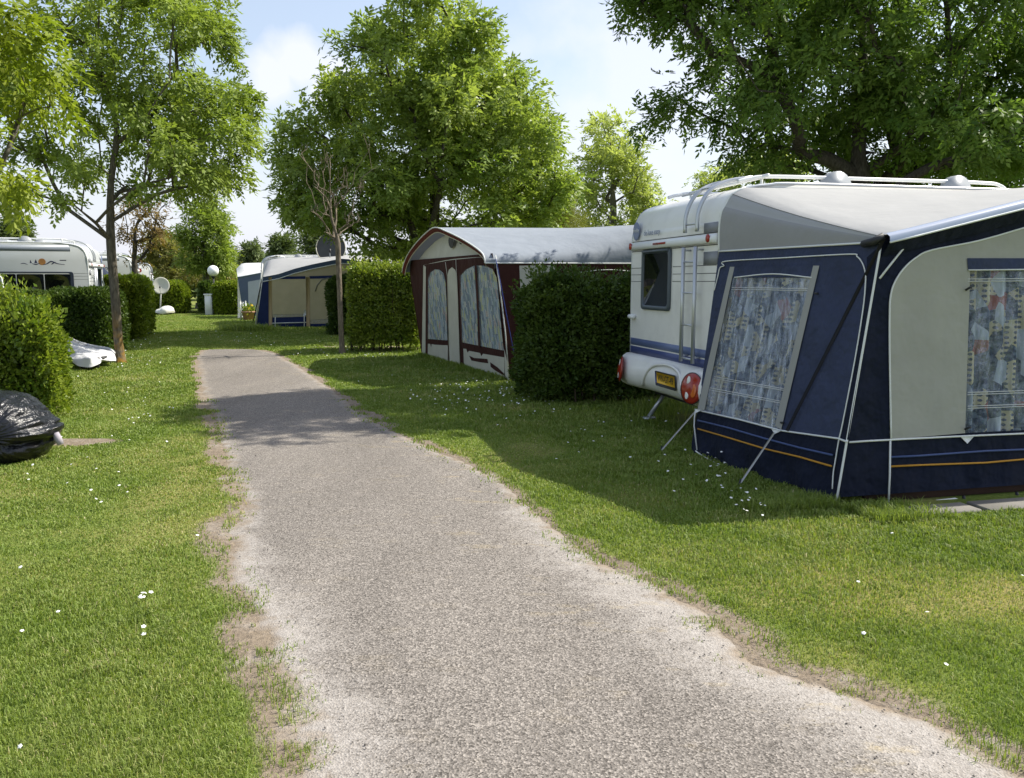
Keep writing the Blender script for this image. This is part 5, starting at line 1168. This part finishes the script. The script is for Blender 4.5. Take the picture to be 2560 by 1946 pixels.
# right tree over the caravan
tree('ash_tree', 'dark spreading ash tree overhanging the caravan at top right, limbs forking low', (at(1850 * S_, 704, 13.4)[0], 13.4, 0), 3.0, .26, bl((1450, 30, 70, 60), (1600, 40, 130, 90), (1800, 60, 160, 100), (2000, 60, 150, 100), (2180, 80, 130, 120), (1520, 130, 90, 60), (1480, 200, 60, 45), (1440, 240, 30, 22), (1650, 170, 120, 70), (1820, 190, 130, 80), (2000, 200, 140, 90), (2180, 240, 120, 100), (1600, 235, 90, 35), (1700, 260, 110, 45), (1650, 310, 60, 25), (1740, 330, 50, 30), (1950, 310, 150, 60), (2120, 330, 150, 60), (1860, 270, 90, 60), (2250, 360, 120, 50), (1700, -80, 260, 100), (2050, -100, 260, 120), (2300, 100, 150, 150), (1500, -60, 110, 70), (1420, -110, 110, 80), (1480, -200, 150, 90), (1650, -270, 200, 100), (1400, -20, 60, 50), (2020, 360, 130, 30)),
     13.4, 370, LF_DARK, BARKD, .115, .052, 7, 40, .44, (-.05, 0), .50, .010, None, .28, (.1, 0, 0), .85, axis_top=(5.3, 13.4, 6.8))
# poplar like tree, and others further off
tree('broadleaf_tree', 'pale green upright tree standing right of the great ash', (at(1320 * S_, 704, 37)[0], 37, 0), 1.5, .22, bl((1310, 275, 45, 45), (1290, 330, 60, 60), (1350, 340, 60, 60), (1275, 400, 50, 60), (1340, 420, 80, 60), (1390, 400, 45, 55), (1290, 470, 60, 50), (1390, 460, 55, 40), (1330, 510, 90, 40), (1420, 440, 25, 30)),
     37, 120, LF_PALE, BARK, .20, .10, 6, 20, .55, (0, 0), .7, .016, 'trees behind the pitches', .2)
tree('broadleaf_tree', 'far pale green tree showing over the caravan roof beside dark ash', (at(1610 * S_, 704, 40)[0], 40, 0), 2.0, .2, bl((1600, 370, 60, 30), (1540, 395, 60, 25), (1660, 365, 60, 30), (1700, 380, 50, 40), (1500, 400, 25, 15), (1620, 430, 130, 50)), 40, 90, LF_PALE, BARK, .18, .085, 6, 22, .55, group='trees behind the pitches')
tree('conifer', 'lime green feathery conifer between the great ash and the pale tree', (at(1205 * S_, 704, 31)[0], 31, 0), .6, .12, bl((1190, 455, 40, 20), (1215, 440, 35, 25), (1200, 480, 60, 25), (1220, 500, 60, 30), (1180, 520, 60, 30)), 31, 70, LF_LIME, BARK, .16, .02, 9, 30, .40, spread=.5, droop=-.6)
tree('broadleaf_tree', 'middle distance leafy tree with tapering crown just right of slender ash', (at(445 * S_, 704, 50)[0], 50, 0), 2.2, .2, bl((445, 430, 30, 18), (440, 465, 50, 30), (470, 490, 30, 30), (420, 510, 40, 40), (470, 540, 35, 35), (430, 560, 45, 30), (475, 575, 35, 20)), 50, 110, LF_ASH, BARK, .26, .10, 6, 20, .62, group='trees behind the pitches')
tree('copper_tree', 'small tree with reddish copper leaves behind the slender ash trunk', (at(292 * S_, 704, 29)[0], 29, 0), 2.4, .10, bl((300, 450, 35, 25), (330, 470, 35, 30), (285, 500, 30, 40), (310, 520, 40, 30), (340, 500, 25, 25), (295, 560, 20, 20), (255, 470, 20, 20), (340, 440, 30, 20)), 29, 48, LF_RED, BARKD, .13, .06, 6, 8, .42, group='trees behind the pitches')
tree('gnarled_tree', 'old shrubby tree with twisted stems and olive leaves at the lane end, left one', (at(385 * S_, 704, 56)[0], 56, 0), 1.2, .16, bl((360, 520, 40, 30), (395, 545, 45, 30), (340, 555, 35, 25), (380, 580, 50, 20), (350, 530, 30, 30), (410, 585, 30, 18)), 56, 90, LF_OLIVE, BARK, .24, .10, 6, 18, .65, (-.3, 0), group='gnarled trees at the lane end')
tree('gnarled_tree', 'twisted olive leaved tree at the lane end with leaning stem, right one', (at(425 * S_, 704, 54)[0], 54, 0), 1.3, .16, bl((430, 580, 40, 18), (460, 600, 40, 15), (490, 600, 30, 15), (415, 600, 30, 15), (500, 590, 25, 14)), 54, 70, LF_OLIVE, BARK, .22, .10, 6, 16, .6, (.4, 0), group='gnarled trees at the lane end')
for (px, py, rx, ry, Y, nm, lab) in ((543, 545, 16, 22, 62, 'young_tree', 'tiny grey green tree on the skyline above the white roofed awning'), (612, 533, 26, 24, 52, 'young_tree', 'small dark leafy tree standing on the skyline above the beige awning'), (32, 500, 26, 24, 44, 'young_tree', 'hazy thin tree on the skyline above the left caravan roof'), (690, 525, 35, 40, 45, 'young_tree', 'blue green tree between the bare sapling and the great ash')):
    tree(nm, lab, (at(px * S_, 704, Y)[0], Y, 0), 1.6, .12, bl((px, py, rx, ry), (px, py + ry * .8, rx * 1.2, ry * .7), (px, py - ry * .5, rx * .5, ry * .6), (px, py + ry * 1.6, rx, ry * .7)), Y, 60, LF_FAR, BARK, .26, .11, 6, 14, .55, group='trees behind the pitches', foot=0)
# bare sapling and its stake
g = ground(738 * S_, 765 * S_)
tree('bare_sapling', 'dead bare sapling with pale twigs standing in front of the middle hedge', g, 2.25, .062, bl((650, 320, 15, 40), (680, 380, 30, 60), (720, 430, 40, 60), (700, 340, 30, 50), (790, 310, 12, 40), (780, 400, 25, 50), (745, 380, 30, 60), (760, 470, 40, 40), (690, 450, 35, 40), (720, 500, 40, 30), (820, 360, 10, 15)),
     g[1], 230, None, DEAD, depth=.6, r_tip=.0036, lean=(-.03, 0), cat='sapling', axis_top=(g[0] - .1, g[1], 4.1))
g2 = ground(760 * S_, 762 * S_); o = MB().tube([g2 - V(0, 0, .05), g2 + V(0, 0, 1.5)], .035, 8).build('tree_stake', BARKD, None, True); tag(o, 'rough dark stake planted beside the bare sapling', 'stake')

# hedges
hx = lambda px, Y: at(px * S_, 704, Y)[0]
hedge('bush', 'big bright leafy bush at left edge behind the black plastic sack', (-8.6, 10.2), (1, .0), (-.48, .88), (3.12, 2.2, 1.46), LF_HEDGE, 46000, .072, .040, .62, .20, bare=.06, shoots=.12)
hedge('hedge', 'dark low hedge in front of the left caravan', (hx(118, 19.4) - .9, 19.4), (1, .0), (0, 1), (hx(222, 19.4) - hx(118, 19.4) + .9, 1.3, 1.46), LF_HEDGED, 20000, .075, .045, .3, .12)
hedge('hedge', 'tall hedge behind the slender ash trunk, sunlit on its right side', (hx(212, 24.4) - .6, 24.4), (1, .02), (-.30, .95), (hx(300, 24.4) - hx(212, 24.4) + .6, 3.4, 1.78), LF_HEDGEB, 26000, .10, .06, .3, .2)
hedge('hedge', 'clipped hedge bank right behind the satellite dish with rounded end', (hx(352, 44.5) - .8, 44.5), (1, 0), (-.3, .95), (hx(396, 44.5) - hx(352, 44.5) + .8, 4.5, 1.62), LF_HEDGEB, 12000, .14, .09, .5, .1)
hedge('hedge', 'box shaped bright hedge right of the white cabinet', (hx(456, 43), 43), (1, 0), (-.05, 1), (hx(516, 43) - hx(456, 43), 2.6, 1.62), LF_HEDGEB, 12000, .14, .09, .35, .08)
hedge('hedge', 'dark narrow hedge end left of the white cabinet', (hx(428, 45), 45), (1, 0), (-.2, .98), (hx(450, 45) - hx(428, 45), 4, 1.6), LF_HEDGED, 9000, .14, .09, .3, .1)
hedge('hedge', 'sunlit square hedge between the bare sapling and the maroon awning', (hx(752, 19.9), 19.9), (.995, .09), (-.09, .995), (1.72, 1.5, 2.02), LF_HEDGE, 34000, .072, .043, .22, .14, bare=.22, shoots=.06)
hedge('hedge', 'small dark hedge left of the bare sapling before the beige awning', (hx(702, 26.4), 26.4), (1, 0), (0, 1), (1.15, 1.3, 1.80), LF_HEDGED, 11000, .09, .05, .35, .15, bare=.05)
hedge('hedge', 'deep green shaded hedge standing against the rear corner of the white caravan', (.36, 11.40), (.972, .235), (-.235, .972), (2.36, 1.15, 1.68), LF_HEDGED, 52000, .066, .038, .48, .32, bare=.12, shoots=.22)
# far bank of greenery closing the view
def far_wood():
    n = 26000; x = rng.uniform(-75, 70, n); top = 2.6 + 2.6 * fbm(x * .12, x * 0 + 4, 4); z = rng.random(n) ** .7 * top; y = 78 + rng.normal(0, 2.0, n)
    o = np.stack([x, y, z], 1); d = nrm(rng.normal(0, 1, (n, 3))); lv = leaf_mesh(o, d, nrm(np.cross(d, rng.normal(0, 1, (n, 3)))), np.full(n, .75), np.full(n, .45))
    ob = mesh_np('far_wood', lv.reshape(-1, 3), np.arange(n * 4).reshape(n, 4), LF_FAR, None, {'tint': np.repeat(rng.random(n), 4)}); tag(ob, 'low far belt of trees and shrubs closing off the camp site', 'woodland', kind='stuff')
far_wood()

# ------------------------------------------------------------ lawn, long grass, daisies
tag(lawn(), 'short mown lawn grass either side of the lane', 'grass', kind='stuff')
def long_grass():
    spots = []; fo, fx, fy = FR.o, FR.ex, FR.ey
    for _ in range(4200):
        s_ = min(rng.uniform(-.75, .62), rng.normal(.2, .35)); q = -2.10 - rng.uniform(.0, .38) * (1 if s_ > -.1 else .8) + (-.15 if s_ > -.05 else .2); spots.append((FR(s_, q), 1.0))
    for _ in range(1500): a = rng.random() ** .4; p = FR(-.30 - .0 * a - abs(rng.normal(0, .16)), -2.1 * a); spots.append((p, .38))
    for _ in range(1500): s_ = rng.uniform(1.7, 4); spots.append((FR(s_, -2.46 - abs(rng.normal(0, .05))), .55))
    for _ in range(2500): a = rng.random(); p = B_ * (1 - a) + A_ * a - qd * abs(rng.normal(.02, .1)); spots.append((p, .8))
    for _ in range(1500): p = ground(270 / 4.42 + 560, 1180 / 4.42 + 560); p = p + V(rng.normal(0, .45), rng.normal(0, .3), 0); spots.append((p, 1.6))
    for _ in range(900): p = ground(1640 + rng.normal(0, 40), 1010 + abs(rng.normal(0, 22))); spots.append((p, 1.0))
    P = np.array([p for p, _ in spots]); h = np.array([k for _, k in spots]) * np.where(P[:, 1] < 9, .62, 1) * rng.uniform(.07, .20, len(P))
    o = blades('long_grass', P[:, 0], P[:, 1], h, np.clip(.0009 * P[:, 1], .004, .02) * rng.uniform(.7, 1.4, len(P)), .9, None, GRASS, np.clip(rng.beta(2, 4, len(P)), 0, .7))
    tag(o, 'long unmown grass along the foot of the awnings', 'long grass', kind='stuff')
long_grass()
def daisies():
    pts = []
    def patch(px, py, sx, sy, n):
        for _ in range(n): pts.append(ground(px + rng.normal(0, sx), py + rng.normal(0, sy)))
    patch(1760, 1205, 50, 35, 26); patch(1870, 1285, 40, 16, 16); patch(1235, 985, 110, 22, 95); patch(1180, 1000, 160, 40, 50); patch(240, 1200, 120, 70, 16); patch(360, 1010, 60, 45, 24); patch(300, 905, 60, 20, 30); patch(330, 860, 60, 8, 25); patch(1500, 1075, 120, 40, 22)
    patch(820, 885, 120, 8, 30); patch(560, 850, 120, 8, 40); patch(330, 1480, 260, 160, 4); patch(55, 1600, 3, 3, 1); patch(358, 1604, 8, 4, 3); patch(370, 1508, 16, 9, 6); patch(55, 1908, 3, 2, 1); patch(50, 1432, 4, 3, 1); patch(2300, 1480, 150, 120, 6)
    m = MB()
    for p in pts:
        if off_road(np.array([p[0]]), np.array([p[1]]))[0][0] < .1 or p[1] < 2.3: continue
        z = rng.uniform(.035, .07) + (.06 if p[1] > 5.5 and p[0] > 1.2 else 0); r = rng.uniform(.008, .012) * (1 + .03 * p[1]); c = V(p[0], p[1], z); a0_ = rng.random() * 6; tl = V(rng.normal(0, .3), rng.normal(-.25, .3), 1)
        nn = unit(tl); x = unit(np.cross(nn, V(.3, 1, 0))); y = np.cross(nn, x); k = 10
        m.add([c + nn * .004] + [c + (x * math.cos(a0_ + 2 * math.pi * i / k) + y * math.sin(a0_ + 2 * math.pi * i / k)) * r * (1 if i % 2 else .72) for i in range(k)], [[0, i + 1, (i + 1) % k + 1] for i in range(k)])
    tag(m.build('daisies', paint('daisy_petals', (.80, .80, .76), .7, .1), None), 'tiny white daisies scattered over the lawns', 'daisies', kind='stuff')
daisies()

def loose_gravel():
    n = 420; t_ = rng.random(n); y = 2.6 + 9 * t_ ** 1.8; a, b = road_edges(y); rt = rng.random(n) < .7
    x = np.where(rt, b - np.abs(rng.normal(.0, .33, n)) + .05, a + np.abs(rng.normal(0, .22, n)) - .05); m = MB()
    for i in range(n):
        r = rng.uniform(.002, .005) * (1 + .05 * y[i]); c = V(x[i], y[i], .014 + r * .2); q = rng.random() * 6; e = rng.uniform(.6, 1.0)
        top = [c + V(math.cos(q + k * 1.2566) * r * .55, math.sin(q + k * 1.2566) * r * .55 * e, r * .4) for k in range(5)]; low = [c + V(math.cos(q + k * 1.2566) * r, math.sin(q + k * 1.2566) * r * e, -r * .5) for k in range(5)]
        m.rings([low, top], True, True)
    t = NT('loose_stone'); t.done(t.bsdf(t.ramp(t.noise(30, 2), [(.35, (.09, .08, .072)), (.6, (.20, .18, .16)), (.75, (.42, .39, .36))]), .9))
    tag(m.build('loose_gravel', t.m, None), 'loose dark stone chips lying along the sandy edges of the lane', 'gravel', kind='stuff')
loose_gravel()
